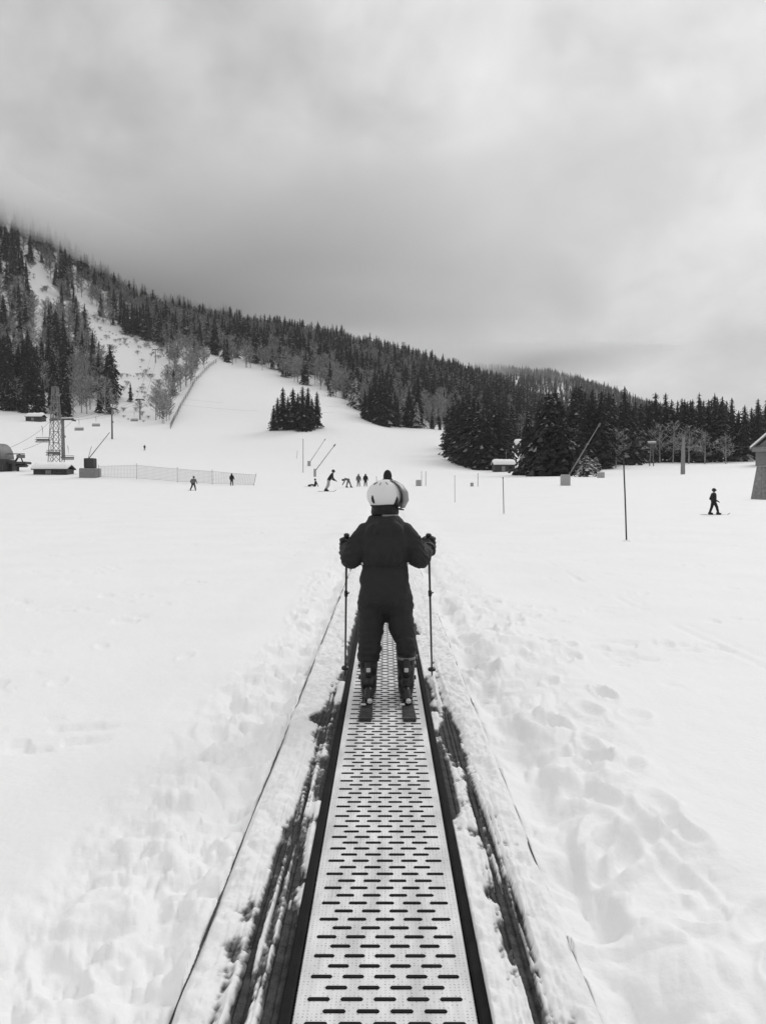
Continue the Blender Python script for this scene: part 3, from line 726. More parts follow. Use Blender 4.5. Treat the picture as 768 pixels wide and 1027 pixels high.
# ------------------------------------------------------------------ poles, nets, lances
def marker_pole(px, y0, y1, label, r=.018, lean=0, mat_=None, group='marker poles in the snow'):
    p = ground_at(px, y1); h = (y1 - y0) * p.y / F_PX
    root = empty('marker_pole', p, label, 'pole', group)
    r = max(r, .35 * p.y / F_PX * .5)
    mb = MB(); mb.tube([(0, 0, -.15), (lean * .5 * h, 0, h * .5), (lean * h, 0, h - .04)], [r, r * .95, r * .9], 10); mb.build('shaft', mat_ or M['pole'], root, True)
    mb = MB(); mb.tube([(lean * h, 0, h - .06), (lean * h, 0, h - .055), (lean * h, 0, h)], [r, r * 1.5, r * 1.3], 10); mb.build('cap', M['blackplastic'], root, True)
    mb = MB(); mb.ell((0, 0, 0), (r * 5, r * 5, r * 2.0), 14, 6); mb.build('snow_collar', M['snow'], root, True)
marker_pole(628, 455, 541, 'tall thin dark pole, nearest of the poles right of the carpet', .02, -.05)
marker_pole(505, 478, 515, 'dark pole between the small hut and the tall near pole', .018, -.03)
marker_pole(456, 476, 503, 'thin pole in the snow right of the child\'s helmet, below the spruce stand', .014, -.01)
marker_pole(479, 475, 488.5, 'short pole below the spruces left of the snowy hut', .03)
marker_pole(426.8, 473, 487.5, 'right one of two short poles by a small grey box', .03)
marker_pole(422.6, 473, 487.5, 'left one of two short poles, beside a small grey box', .03, 0, M['palepole'])
marker_pole(377.5, 478, 486, 'short dark stake just left of the hooded person on the carpet', .03)
marker_pole(304, 440, 474, 'tall thin pole on the slope left of the two snow lances', .06, .004)
marker_pole(297.5, 452, 460, 'short pale stick on the slope left of the tall thin pole', .05, .1, M['palepole'])

def small_box(px, y0, y1, wpx, label):
    p = ground_at(px, y1); k = p.y / F_PX
    root = empty('equipment_box', p, label, 'box')
    w, h = wpx * k / 2, (y1 - y0) * k
    mb = MB(); mb.cbox(-w, w, -w, w, -.1, h * .9, .03); mb.build('cabinet', M['pad'], root)
    mb = MB(); mb.cbox(-w * 1.06, w * 1.06, -w * 1.06, w * 1.06, h * .9 + .002, h, .03); mb.build('snow_cap', M['snowcap'], root)
small_box(419.5, 481, 487.5, 5, 'small grey box on the snow beside two short poles')
small_box(473, 484, 488, 3, 'tiny grey box on the snow left of a short pole')
small_box(602, 473, 479, 6, 'dark box beside the frosted saplings right of the padded lance base')

def lance(px, y0, y1, wpx, hx, hy, label, dark=False, base=True, th=.09):
    """snow lance: a padded foot and a long slanting pipe"""
    p = ground_at(px, y1); k = p.y / F_PX
    root = empty('snow_lance', p, label, 'snow lance', 'snow lances along the piste')
    w, h = wpx * k / 2, (y1 - y0) * k
    if base:
        mb = MB(); mb.cbox(-w, w, -w, w, -.1, h, .08); mb.build('padded_base', M['darkwood'] if dark else M['pad'], root)
    tip = Vector(((hx - px) * k, .3, (y1 - hy) * k))
    st = Vector((w * .6 if base else 0, 0, h * .8))
    mb = MB(); mb.tube([(0, 0, 0), st], [th * 1.5, th * 1.3], 8); mb.tube([st, tip], [th, th * .7], 8); mb.build('pipe', M['palepole'] if not dark else M['metal'], root, True)
    dd = (tip - st).normalized()
    mb = MB(); mb.tube([tip - dd * .1, tip, tip + dd * .35], [th * 1.5, th * 1.7, th * 1.2], 8); mb.build('nozzle_head', M['metal'], root, True)
    mb = MB(); mb.tube([st, st + Vector((0, .3, -.1)), (0, .6, 0)], .03, 6); mb.build('hose', M['blackplastic'], root, True)
lance(566.5, 476, 487, 8.5, 600, 427, 'snow lance with pale padded base slanting up before the right wood', th=.075)
lance(310, 462, 467, 3, 325.5, 441, 'upper left of two slanting snow lances on the slope', th=.07)
lance(315.8, 470, 478, 2.5, 335, 447, 'lower right of two slanting snow lances on the slope', th=.07)

def left_lance():
    p = ground_at(90.5, 479); k = p.y / F_PX
    root = empty('snow_gun_base', p, 'dark stepped block with a slanting lance right of the low snowy shed', 'snow gun')
    mb = MB(); mb.cbox(-8.5 * k, 8.5 * k, -1, 1, -.2, 9 * k, .08); mb.build('padded_base', M['greywood'], root)
    mb = MB(); mb.cbox(-4.5 * k, 5 * k, -.7, .7, 9 * k + .003, 19 * k, .08); mb.build('cabinet', M['darkwood'], root)
    mb = MB(); mb.tube([(-1 * k, 0, 19 * k), (19 * k, .4, 45 * k)], [.06, .045], 8); mb.build('pipe', M['metal'], root, True)
    mb = MB(); mb.tube([(-2 * k, .1, 19 * k), (1.5 * k, .1, 31 * k)], .035, 6); mb.build('rod', M['metal'], root, True)
left_lance()

def net_fence():
    pts = [ground_at(px, py) for px, py in ((99, 479.5), (137, 481), (178, 484), (213, 486), (254, 487))]
    hp = (13, 16, 15.5, 15, 12)
    o = pts[0].copy()
    root = empty('safety_net_fence', o, 'long low safety net on thin posts behind the skiers at left', 'fence')
    tops = []
    for i, (p, h) in enumerate(zip(pts, hp)):
        H = h * p.y / F_PX; ln = .25 if i == 4 else 0
        mb = MB(); mb.tube([p - o - Vector((0, 0, .2)), p - o + Vector((ln * H, 0, H))], .03, 6); mb.build('post', M['metal'], root, True); tops.append(p + Vector((ln * H, 0, H)))
    mb = MB()
    for a, b, c, d in zip(pts[:-1], pts[1:], tops[:-1], tops[1:]):
        L_ = (b - a).length; n = max(2, int(L_ / .22))
        for i in range(n):
            t = i / n; p0 = a.lerp(b, t) - o; p1 = c.lerp(d, t) - o
            g = p0 + Vector((0, 0, .12)); p1 = p0.lerp(p1, .88)
            mb.add([g, g + Vector((.026, 0, 0)), p1 + Vector((.026, 0, 0)), p1, g + Vector((0, .012, 0)), g + Vector((.026, .012, 0)), p1 + Vector((.026, .012, 0)), p1 + Vector((0, .012, 0))], [(0, 1, 2, 3), (7, 6, 5, 4), (0, 3, 7, 4), (1, 5, 6, 2)])
        for j in range(10):
            t = .08 + .80 * j / 9; p0 = a.lerp(c, t) - o; p1 = b.lerp(d, t) - o; w = .045 if j in (0, 9) else .026
            sg = Vector((0, 0, -.03 * (1 if j == 9 else 0)))
            mb.tube([p0, p0.lerp(p1, .5) + sg, p1], w * .5, 4)
    mb.build('net', M['netting'], root)
net_fence()

def piste_fence():
    pp = [ground_at(px, py, 200) for px, py in ((171, 430), (175, 421), (181, 409), (188, 398), (195, 386), (203, 375), (211, 367), (218, 361.5))]
    o = pp[0].copy(); root = empty('piste_fence', o, 'dark catch fence climbing beside the bare trees at the piste edge', 'fence')
    rails = MB()
    for a, b in zip(pp[:-1], pp[1:]):
        n = 4
        for i in range(n):
            t = i / n; q = a.lerp(b, t); q.z = zt(q.x, q.y); q2 = a.lerp(b, (i + 1) / n); q2.z = zt(q2.x, q2.y)
            mb = MB(); mb.tube([q - o - Vector((0, 0, .3)), q - o + Vector((0, 0, 2.2))], .09, 6); mb.build('post', M['darkwood'], root)
            for z in (.4, .8, 1.2, 1.6, 2.0): rails.tube([q - o + Vector((0, 0, z)), q2 - o + Vector((0, 0, z))], .05, 4)
    rails.build('net', M['darkmetal'], root)
piste_fence()

# ------------------------------------------------------------------ chairlift and buildings
def lattice(root, w0, w1, H, n, th, name='lattice_mast', m=None):
    mb = MB()
    for sx in (-1, 1):
        for sy in (-1, 1): mb.tube([(sx * w0, sy * w0, -.3), (sx * w1, sy * w1, H)], th, 5)
    for i in range(n):
        t0, t1 = i / n, (i + 1) / n; a, b = w0 + (w1 - w0) * t0, w0 + (w1 - w0) * t1; z0, z1 = H * t0, H * t1
        for s in (-1, 1):
            mb.tube([(-a, s * a, z0), (b, s * b, z1)], th * .6, 4); mb.tube([(a, s * a, z0), (-b, s * b, z1)], th * .6, 4)
            mb.tube([(s * a, -a, z0), (s * b, b, z1)], th * .6, 4); mb.tube([(s * a, a, z0), (s * b, -b, z1)], th * .6, 4)
            mb.tube([(-b, s * b, z1), (b, s * b, z1)], th * .6, 4)
    mb.build(name, m or M['pylon'], root)

p = ground_at(56.5, 466); k = p.y / F_PX; TWR = p.copy()
r = empty('lattice_pylon', p, 'tall dark lattice steel pylon standing behind the low snowy shed', 'pylon')
lattice(r, 6 * k, 2.2 * k, 78 * k, 7, .085)
mb = MB(); mb.cbox(-3 * k, 3 * k, -.3, .3, 62 * k, 63 * k, .05); mb.build('crossarm', M['pylon'], r); mb = MB(); mb.cbox(-5 * k, 5 * k, -.3, .3, 46 * k, 47.4 * k, .05); mb.build('crossarm', M['pylon'], r)
mb = MB(); mb.tube([(0, 0, 78 * k), (0, 0, 84 * k)], [.15, .05], 6); mb.build('finial', M['darkmetal'], r)

LIFT = []
def lift_tower(px, y0, y1, arm_l, arm_r, label, th=.22, mm=None):
    p = ground_at(px, y1, 120); k = p.y / F_PX; H = (y1 - y0) * k
    r = empty('lift_tower', p, label, 'lift tower', 'chairlift towers')
    mb = MB(); mb.tube([(0, 0, -.4), (0, 0, H)], [th, th * .75], 10); mb.build('column', mm or M['metal'], r, True)
    mb = MB(); mb.cbox(-arm_l * k, arm_r * k, -.18, .18, H - .1, H + .30, .05); mb.build('crossarm', M['darkmetal'], r)
    for s, a in ((-1, arm_l), (1, arm_r)):
        mb = MB()
        for q in range(-2, 3): mb.tube([(s * a * k - .06, q * .5, H - .15), (s * a * k + .06, q * .5, H - .15)], .2, 8)
        mb.cbox(s * a * k - .05, s * a * k + .05, -1.3, 1.3, H - .08, H + .02, .02); mb.build('sheave_bank', M['darkmetal'], r)
    mb = MB(); mb.cbox(-.25, .25, th + .02, th + .5, H * .55, H * .6, .03); mb.build('work_platform', M['darkmetal'], r)
    LIFT.append((p + Vector((-arm_l * k, 0, H)), p + Vector((arm_r * k, 0, H))))
lift_tower(63.5, 420, 459, 11, 11, 'grey lift tower right beside the lattice pylon', .45)
lift_tower(112.5, 410, 440, 5, 4.5, 'lift tower standing alone left of the dark hanging chair', .3)
lift_tower(140.5, 400, 420, 4, 4, 'lift tower between bushes on the bare slope', .3)
lift_tower(156, 351, 364, 3, 3, 'highest chairlift tower near the top of the bare slope', .3)

def cable(a, b, sag, label, r=.035, grp='chairlift cables'):
    mid = (a + b) / 2 - Vector((0, 0, sag))
    pts = []
    for i in range(17):
        t = i / 16; pts.append(a * (1 - t) ** 2 + (mid * 2 - (a + b) / 2) * 2 * t * (1 - t) + b * t * t)
    mb = MB(); mb.tube([q - a for q in pts], r, 5); o = mb.build('lift_cable', M['darkmetal']); o.location = a
    return tag(o, label, 'cable', grp), pts
ST = ground_at(14, 472, 60); STz = ST + Vector((0, 0, 3.2))
spans = []
for side in (0, 1):
    seq = [STz + Vector((-1.5 + 3 * side, 0, 0))] + [l[side] for l in LIFT] + [ground_at(165, 338, 300) + Vector((side * 4, 60, 6))]
    for a, b in zip(seq[:-1], seq[1:]):
        o, pts = cable(a, b, (a - b).length * .012, 'thin dark chairlift cable strung between lift towers on the left slope', .018 + .00005 * b.y)
        spans.append(pts)

for (x0, y0), (x1, y1), lab in (((184, 402), (340, 411), 'upper of two faint thin cables stretched across the white piste'), ((180, 407), (335, 417), 'lower of two faint thin cables stretched across the white piste')):
    o, _ = cable(ground_at(x0, y0 + 3, 200) + Vector((0, 0, 2)), ground_at(x1, y1, 200) + Vector((0, 0, 1)), 1.0, lab, .022, 'cables across the piste'); o.data.materials.clear(); o.data.materials.append(M['palepole'])
def chair(pos, label, sc=1.0):
    r = empty('lift_chair', pos, label, 'lift chair', 'chairs hanging from the lift cable', sc=sc)
    mb = MB(); mb.tube([(0, 0, 0), (0, .25, -.5), (0, .25, -1.9)], .05, 6); mb.build('hanger', M['darkmetal'], r, True)
    mb = MB(); mb.tube([(-1.05, .25, -2.6), (-1.05, .25, -1.9), (1.05, .25, -1.9), (1.05, .25, -2.6)], .045, 6); mb.build('frame', M['darkmetal'], r, True)
    mb = MB(); mb.cbox(-1.05, 1.05, -.25, .30, -2.72, -2.60, .03); mb.build('seat', M['blackplastic'], r)
    mb = MB(); mb.cbox(-1.0, 1.0, .28, .36, -2.50, -2.12, .03); mb.build('backrest', M['greyplastic'], r)
    mb = MB(); mb.tube([(-1.0, .2, -2.2), (-1.0, -.4, -2.3), (1.0, -.4, -2.3), (1.0, .2, -2.2)], .03, 6); mb.build('safety_bar', M['metal'], r, True)
    return r
def chair_at(px, py, label, dref):
    d = dref; p = at(px, py, d); p.z += 2.3; return chair(p, label)
for px, py, d, lab in ((42, 441, 128, 'pale empty lift chair hanging left of the lattice pylon'), (53, 454, 122, 'lift chair hanging in front of the lattice pylon foot'),
                       (79, 430, 190, 'empty lift chair just right of the grey lift tower'), (96, 426, 215, 'empty lift chair midway between two lift towers'), (134.5, 421, 235, 'dark lift chair hanging against the bare slope'), (68, 459, 150, 'small lift chair low behind the snowy shed')):
    chair_at(px, py, lab, d)

def station():
    p = ground_at(12, 473, 60); k = p.y / F_PX
    r = empty('lift_station', p, 'dark lift station with rounded bullwheel housing at the left edge', 'lift station')
    mb = MB(); rings = []
    for y in (-2, 2):
        rings.append([Vector((-14 * k + 10 * k * math.cos(a), y, 12 * k + 16 * k * math.sin(a))) for a in np.linspace(0, PI, 17)])
    mb.rings(rings); mb.build('housing', M['metal'], r)
    mb = MB(); mb.cbox(-26 * k, -2 * k, -2.2, 2.2, 0, 11.6 * k, .1); mb.build('cabin', M['darkwood'], r)
    w = MB(); w.cbox(-12 * k, -5 * k, -2.26, -2.203, 4 * k, 9 * k, .02); w.build('window', M['glass'], r)
    mb = MB()
    for x in (-1, 6): mb.tube([(x * k, 0, -.2), (x * k, 0, 9 * k)], .2, 8)
    mb.tube([(3 * k, 0, 9 * k), (8 * k, 0, 17 * k)], .16, 8); mb.tube([(11 * k, 0, 9 * k), (8 * k, 0, 17 * k)], .1, 8)
    mb.build('column', M['darkmetal'], r)
    mb = MB(); mb.cbox(-3 * k, 17 * k, -1.0, 1.0, 7 * k, 9.5 * k, .1); mb.cbox(4 * k, 15 * k, -.8, .8, 4 * k, 6.9 * k, .2); mb.build('drive_beam', M['darkmetal'], r)
    mb = MB(); mb.cbox(-4 * k, 13 * k, -.2, .2, 17 * k, 17.8 * k, .05); mb.build('upper_beam', M['darkmetal'], r)
    mb = MB(); mb.tube([(9 * k, 0, 2.0), (9 * k, 0, 2.5)], 8 * k * .5, 20); mb.build('bullwheel', M['metal'], r)
station()

def hut(name, px, y0, y1, wpx, label, roof_frac=.45, depth=3.0, low=False, cat='hut', dmin=60):
    p = ground_at(px, y1, dmin); k = p.y / F_PX; w = wpx * k / 2; h = (y1 - y0) * k; e = h * (1 - roof_frac)
    r = empty(name, p, label, cat)
    mb = MB(); mb.box(-w * .92, w * .92, -depth / 2, depth / 2, -.6, e); mb.build('wall', M['darkwood'], r)
    mb = MB(); ov = .35
    zs = e + .003
    sec = lambda x: [Vector((x, -depth / 2 - ov, zs - .12)), Vector((x, 0, zs + (h - e) * .55)), Vector((x, depth / 2 + ov, zs - .12)), Vector((x, depth / 2 + ov, zs + .0)), Vector((x, 0, zs + (h - e) * .55 + .14)), Vector((x, -depth / 2 - ov, zs + .0))]
    mb.rings([sec(-w), sec(w)]); rf = mb.build('roof', M['darkwood'], r)
    t = (h - e) * .45
    n = 13; rings = []
    for i in range(n):
        x = -w * 1.01 + 2.02 * w * i / (n - 1); jj = t * (.85 + .3 * random.random()) * (.6 if i in (0, n - 1) else 1)
        rings.append([Vector((x, -depth / 2 - ov - .03, zs + .004)), Vector((x, 0, zs + (h - e) * .55 + .145)), Vector((x, depth / 2 + ov + .03, zs + .004)),
                      Vector((x, depth / 2 + ov - .05, zs + .004 + jj)), Vector((x, 0, zs + (h - e) * .55 + .145 + jj)), Vector((x, -depth / 2 - ov + .05, zs + .004 + jj))])
    mb = MB(); mb.rings(rings); mb.build('roof_snow', M['snowcap'], rf, True)
    mb = MB(); mb.box(-w * .25, w * .05, -depth / 2 - .05, -depth / 2 - .003, 0, e * .8); mb.build('door', M['greywood'], r)
    mb = MB(); mb.box(w * .35, w * .7, -depth / 2 - .04, -depth / 2 - .003, e * .4, e * .75); mb.build('window', M['glass'], r)
    return r
hut('wooden_hut', 36, 413, 421, 17, 'dark little hut with snowy roof at the foot of the left forest', .5, 4)
hut('low_shed', 54, 465, 476, 36, 'long low dark shed under a thick flat cap of snow', .55, 2.5, cat='shed')
r = hut('wooden_hut', 504.5, 461, 473, 22, 'dark hut with thick snowy roof under the spruces', .45, 4, dmin=100)
hut('wooden_hut', 521, 442, 452, 11, 'half hidden house with snowy roof between the spruces', .6, 5, dmin=250)
p = ground_at(508, 473, 100); k = p.y / F_PX
r = empty('flagpole', p + Vector((0, 1.5, 0)), 'thin pole with a short crossbar rising behind the dark hut', 'pole')
mb = MB(); mb.tube([(0, 0, -.2), (0, 0, 22 * k)], .05, 6); mb.build('shaft', M['palepole'], r); mb = MB(); mb.tube([(-1.5 * k, 0, 19 * k), (1.5 * k, 0, 19 * k)], .05, 6); mb.build('crossbar', M['palepole'], r)

def chalet():
    d = 190.0; k = d / F_PX
    a = at(755, 449, d); W = 2 * 36 * k; gz = zt(a.x + W / 2, d)
    r = empty('chalet', (a.x + W / 2, d, gz), 'alpine house with a steep snow-covered gable roof at the right edge', 'house', None, -math.atan2(a.x + W / 2, d) - .06)
    e = a.z - gz; H = e + 36 * k * .95; hw = W / 2; dp = 12
    mb = MB(); wv = hw * .86
    ring = lambda y: [Vector((-wv, y, -1)), Vector((wv, y, -1)), Vector((wv, y, e)), Vector((0, y, H - 1.2)), Vector((-wv, y, e))]
    mb.rings([ring(0), ring(dp)]); mb.build('wall', M['greywood'], r)
    rr = lambda y, o, t: [Vector((-hw, y, e - .4 + o)), Vector((0, y, H - .5 + o)), Vector((hw, y, e - .4 + o)), Vector((hw, y, e - .4 + o + t)), Vector((0, y, H - .5 + o + t)), Vector((-hw, y, e - .4 + o + t))]
    mb = MB(); mb.rings([rr(-1.2, 0, .3), rr(dp + 1.2, 0, .3)]); rf = mb.build('roof', M['greywood'], r)
    mb = MB(); mb.rings([rr(-1.15, .303, .55), rr(dp + 1.15, .303, .5)]); mb.build('roof_snow', M['snowcap'], rf)
    mb = MB(); mb.box(-hw * .95, hw * .95, -1.1, -.003, e - .9, e - .6); mb.box(-hw * .95, hw * .95, -1.1, -1.0, e - .6, e + .3); mb.build('balcony', M['greywood'], r)
    for x in (-.55, -.1, .35): 
        mb = MB(); mb.box(x * hw, x * hw + 1.5, -.06, -.003, e + .6, e + 1.9); f = mb.build('window', M['snowcap'], r); mb = MB(); mb.box(x * hw + .12, x * hw + 1.38, -.09, -.063, e + .72, e + 1.78); mb.build('pane', M['glass'], f)
    mb = MB(); mb.box(-hw * .8, -hw * .35, -.05, -.003, -.2, e * .6); mb.build('door', M['greywood'], r)
chalet()

def windbreak():
    p = ground_at(755, 500); k = p.y / F_PX; h = 32.5 * k
    r = empty('plank_shelter', p, 'grey plank shelter with slanting side cut by the right edge', 'shelter')
    mb = MB(); n = 10; w = 40 * k
    # sloping front of upright planks
    for i in range(n):
        x0 = 6 * k + (w - 6 * k) * i / n; x1 = 6 * k + (w - 6 * k) * (i + 1) / n - .02
        o = .012 * (i % 2); t0, t1 = 8 * k + (x0 - 6 * k) * .99, 8 * k + (x1 - 6 * k) * .99
        mb.add([(x0, -.25 - o, -.1), (x1, -.25 - o, -.1), (t1, .1 - o, h), (t0, .1 - o, h), (x0, -.20 - o, -.1), (x1, -.20 - o, -.1), (t1, .15 - o, h), (t0, .15 - o, h)],
               [(0, 1, 2, 3), (7, 6, 5, 4), (3, 2, 6, 7), (0, 3, 7, 4), (1, 5, 6, 2)])
    mb.build('front_planks', M['greywood'], r)
    mb = MB(); mb.add([(0, .5, -.1), (6 * k - .01, -.23, -.1), (8 * k - .01, .12, h), (6.2 * k, .5, h), (0.06, .6, -.1), (6 * k, -.1, -.1), (8 * k, .2, h), (6.4 * k, .6, h)],
                      [(0, 1, 2, 3), (7, 6, 5, 4), (3, 2, 6, 7), (0, 3, 7, 4)]); mb.build('side_panel', M['greywood'], r)
    mb = MB(); mb.box(7 * k, w + 2 * k, -.0, .7, h + .003, h + .05); mb.build('top_board', M['greywood'], r)
windbreak()

def right_towers():
    p = ground_at(684, 475, 60); k = p.y / F_PX; h = 37 * k
    r = empty('drag_lift_mast', p, 'pale square drag lift mast before the right wood', 'mast')
    mb = MB(); mb.loft([(0, 0, -.3, .42, .42), (0, 0, h * .6, .36, .36), (0, 0, h, .28, .28)], 8); mb.build('column', M['palepole'], r)
    mb = MB(); mb.cbox(-3.5 * k, 3.5 * k, -.15, .15, h - .4, h - .1, .04); mb.build('crossarm', M['metal'], r)
    mb = MB(); mb.tube([(-3 * k, 0, h - .5), (-3 * k, .3, h - .5)], .35, 12); mb.tube([(3 * k, 0, h - .5), (3 * k, .3, h - .5)], .35, 12); mb.build('sheave', M['darkmetal'], r)
    A = p + Vector((0, 0, h))
    p2 = ground_at(652.7, 467, 100); k2 = p2.y / F_PX; h2 = 22 * k2
    r = empty('drag_lift_mast', p2, 'dark two-legged drag lift mast at the edge of the right wood', 'mast')
    mb = MB(); mb.tube([(-2 * k2, 0, -.3), (-.8 * k2, 0, h2)], .16, 8); mb.tube([(2 * k2, 0, -.3), (.8 * k2, 0, h2)], .16, 8); mb.tube([(-1.4 * k2, 0, h2 * .5), (1.4 * k2, 0, h2 * .5)], .1, 6); mb.build('frame', M['metal'], r)
    mb = MB(); mb.cbox(-4.2 * k2, 4.2 * k2, -.3, .3, h2, h2 + .45, .05); mb.build('crossarm', M['palepole'], r)
    mb = MB(); mb.cbox(-4.2 * k2, 4.2 * k2, -.3, .3, h2 + .453, h2 + .75, .1); mb.build('arm_snow', M['snowcap'], r)
    B = p2 + Vector((0, 0, h2))
    cable(A, B, .8, 'thin cable between the two drag lift masts at right', .03, 'drag lift cables')
    cable(A, at(800, 449, 150), .8, 'thin cable running from the pale mast toward the chalet', .03, 'drag lift cables')
right_towers()

# ------------------------------------------------------------------ trees
def conifer(rng, tiers, per, rad=.15, snowy=.08, split=1, ragged=.25, core=True, base=.10):
    V, Fc, Mi = [], [], []
    def tri(a, b, c, m): 
        n = len(V); V.extend([a, b, c]); Fc.append((n, n + 1, n + 2)); Mi.append(m)
    if core:
        n = 7; zc = [base, base + .25, .6, .8, .97]
        for (z0, z1) in zip(zc[:-1], zc[1:]):
            r0, r1 = [rad * .42 * ((1 - z) / (1 - base)) ** .85 for z in (z0, z1)]
            for k in range(n):
                a0, a1 = 2 * PI * k / n, 2 * PI * (k + 1) / n
                p = lambda a, r, z: (r * math.cos(a), r * math.sin(a), z)
                tri(p(a0, r0, z0), p(a1, r0, z0), p(a1, r1, z1), 0); tri(p(a0, r0, z0), p(a1, r1, z1), p(a0, r1, z1), 0)
    for t in range(tiers):
        zz = base + (1 - base - .03) * max(0.0, (t + rng.uniform(-.3, .3)) / tiers) ** .95
        zz = min(max(zz, base), .975)
        R = rad * (((1 - zz) / (1 - base)) ** .66) * rng.uniform(1 - ragged, 1 + ragged * .6) + .012
        for b in range(per):
            a = 2 * PI * (b + rng.uniform(-.4, .4)) / per + t * 1.3
            L = R * rng.uniform(.65, 1.2); z0 = zz + rng.uniform(-.5, .5) * (1 - base) / tiers
            dz = -L * rng.uniform(.25, .75); ca, sa = math.cos(a), math.sin(a)
            w = L * rng.uniform(.28, .46) / (1 if split == 1 else 1.3)
            m = 0 if rng.random() > snowy else 2
            if m == 0 and rng.random() < .3: m = 1
            lift = L * .18
            for q in range(split):
                f0, f1 = q / split * .85, (q + 1.25) / split * .85 if split > 1 else 1.0
                f1 = min(f1, 1.0); fm = f0 * .45 + f1 * .55
                jit = rng.uniform(-.25, .25, 3) * L * (.25 if split > 1 else .1)
                def P(f, s, dw=0):
                    x = L * f; y = s * w * (1 - .35 * f); z = z0 + lift * f * (1 - f) * 2 + dz * f * f - abs(s) * w * .45
                    return (x * ca - y * sa + jit[0], x * sa + y * ca + jit[1], z + jit[2] * .6 + dw)
                mm = m if split == 1 else (m if rng.random() > .25 else (2 if rng.random() < snowy else 0))
                tri(P(f0, 0), P(fm, -1), P(f1, 0), mm); tri(P(f0, 0), P(f1, 0), P(fm, 1), mm)
                if split > 1 and rng.random() < .6:
                    tri(P(f0, 0), P(fm, rng.uniform(-.6, .6), -w * rng.uniform(.6, 1.1)), P(f1, 0), 0)
    # leader
    tri((-.010, 0, .95), (.010, 0, .95), (0, 0, .995), 0); tri((0, -.010, .95), (0, .010, .95), (0, 0, .995), 0)
    tv, tf = [], []
    n = 6; zs = [(-.05, .018), (.3, .013), (.7, .006), (.95, .002)]
    for z, r_ in zs:
        for k in range(n): tv.append((r_ * math.cos(2 * PI * k / n), r_ * math.sin(2 * PI * k / n), z))
    for i in range(3):
        for k in range(n):
            a, b, c, d = i * n + k, i * n + (k + 1) % n, (i + 1) * n + (k + 1) % n, (i + 1) * n + k
            tf += [(a, b, c), (a, c, d)]
    return np.array(V), np.array(Fc), np.array(Mi), np.array(tv), np.array(tf)

def bare(rng, nb, sub, w=.006, frost=.5, spread=.24):
    V, Fc, Mi = [], [], []
    def twig(p, q, w0, w1, m):
        d = np.array(q) - np.array(p); s = np.cross(d, rng.normal(size=3)); s /= (np.linalg.norm(s) + 1e-9)
        n = len(V); V.extend([p + s * w0, p - s * w0, q - s * w1, q + s * w1]); Fc.extend([(n, n + 1, n + 2), (n, n + 2, n + 3)]); Mi.extend([m, m])
    for b in range(nb):
        t = (b + rng.random()) / nb; z0 = .18 + .72 * t
        a = rng.uniform(0, 2 * PI); L = spread * (1.15 - .75 * t) * rng.uniform(.7, 1.25)
        p = np.array((0, 0, z0)); q = p + np.array((L * math.cos(a), L * math.sin(a), L * rng.uniform(.5, 1.3))); q[2] = min(q[2], 1.0)
        twig(p, q, w * 1.1, w * .5, 1)
        for s in range(sub):
            f = rng.uniform(.3, 1.0); p2 = p + (q - p) * f; l2 = L * rng.uniform(.25, .55)
            q2 = p2 + rng.normal(size=3) * l2 * .5 + np.array((0, 0, l2 * .45)); q2[2] = min(q2[2], 1.02)
            twig(p2, q2, w * .8, w * .35, 0 if rng.random() < frost else 1)
    tv, tf = [], []
    n = 5; zs = [(-.05, .013), (.35, .010), (.7, .006), (.97, .002)]
    ox = [0, rng.uniform(-.012, .012), rng.uniform(-.02, .02), rng.uniform(-.02, .02)]
    for (z, r_), o in zip(zs, ox):
        for k in range(n): tv.append((o + r_ * math.cos(2 * PI * k / n), r_ * math.sin(2 * PI * k / n), z))
    for i in range(3):
        for k in range(n):
            a, b, c, d = i * n + k, i * n + (k + 1) % n, (i + 1) * n + (k + 1) % n, (i + 1) * n + k
            tf += [(a, b, c), (a, c, d)]
    return np.array(V), np.array(Fc), np.array(Mi), np.array(tv), np.array(tf)

CM = [M['needles'], M['needles_mid'], M['hoar']]; BM = [M['frost'], M['twig']]
rg = np.random.default_rng(5)
HI = []
for i in range(7):
    V, Fc, Mi, tv, tf = conifer(rg, 26, 11, rg.uniform(.135, .185), .05 + .03 * (i % 3), split=3, ragged=.35, base=.06 + .03 * (i % 3))
    HI.append((np_mesh('crown', V, Fc, CM, Mi, False), np_mesh('trunk', tv, tf, [M['bark']], None, True)))
BIG = []
for i in range(3):
    V, Fc, Mi, tv, tf = conifer(rg, 30, 13, .235 + .02 * i, .07, split=4, ragged=.35, base=.07)
    BIG.append((np_mesh('crown', V, Fc, CM, Mi, False), np_mesh('trunk', tv, tf, [M['bark']], None, True)))
BH = []
for i in range(6):
    V, Fc, Mi, tv, tf = bare(rg, 36, 13, .0046, .50 + .1 * (i % 3), rg.uniform(.20, .28))
    BH.append((np_mesh('crown', V, Fc, BM, Mi, False), np_mesh('trunk', tv, tf, [M['barebark']], None, True)))
FR = []
for i in range(3):
    V, Fc, Mi, tv, tf = conifer(rg, 20, 10, .2 + .03 * i, .72, split=3, ragged=.4, base=.14, core=False)
    FR.append((np_mesh('crown', V, Fc, [M['needles_mid'], M['needles_mid'], M['rime']], Mi, False), np_mesh('trunk', tv, tf, [M['bark']], None, True)))
SH = []
for i in range(3):
    V, Fc, Mi, tv, tf = bare(rg, 30, 9, .012, .3, .6)
    SH.append((np_mesh('branches', V, Fc, BM, Mi, False), np_mesh('stem', tv, tf, [M['bark']], None, True)))

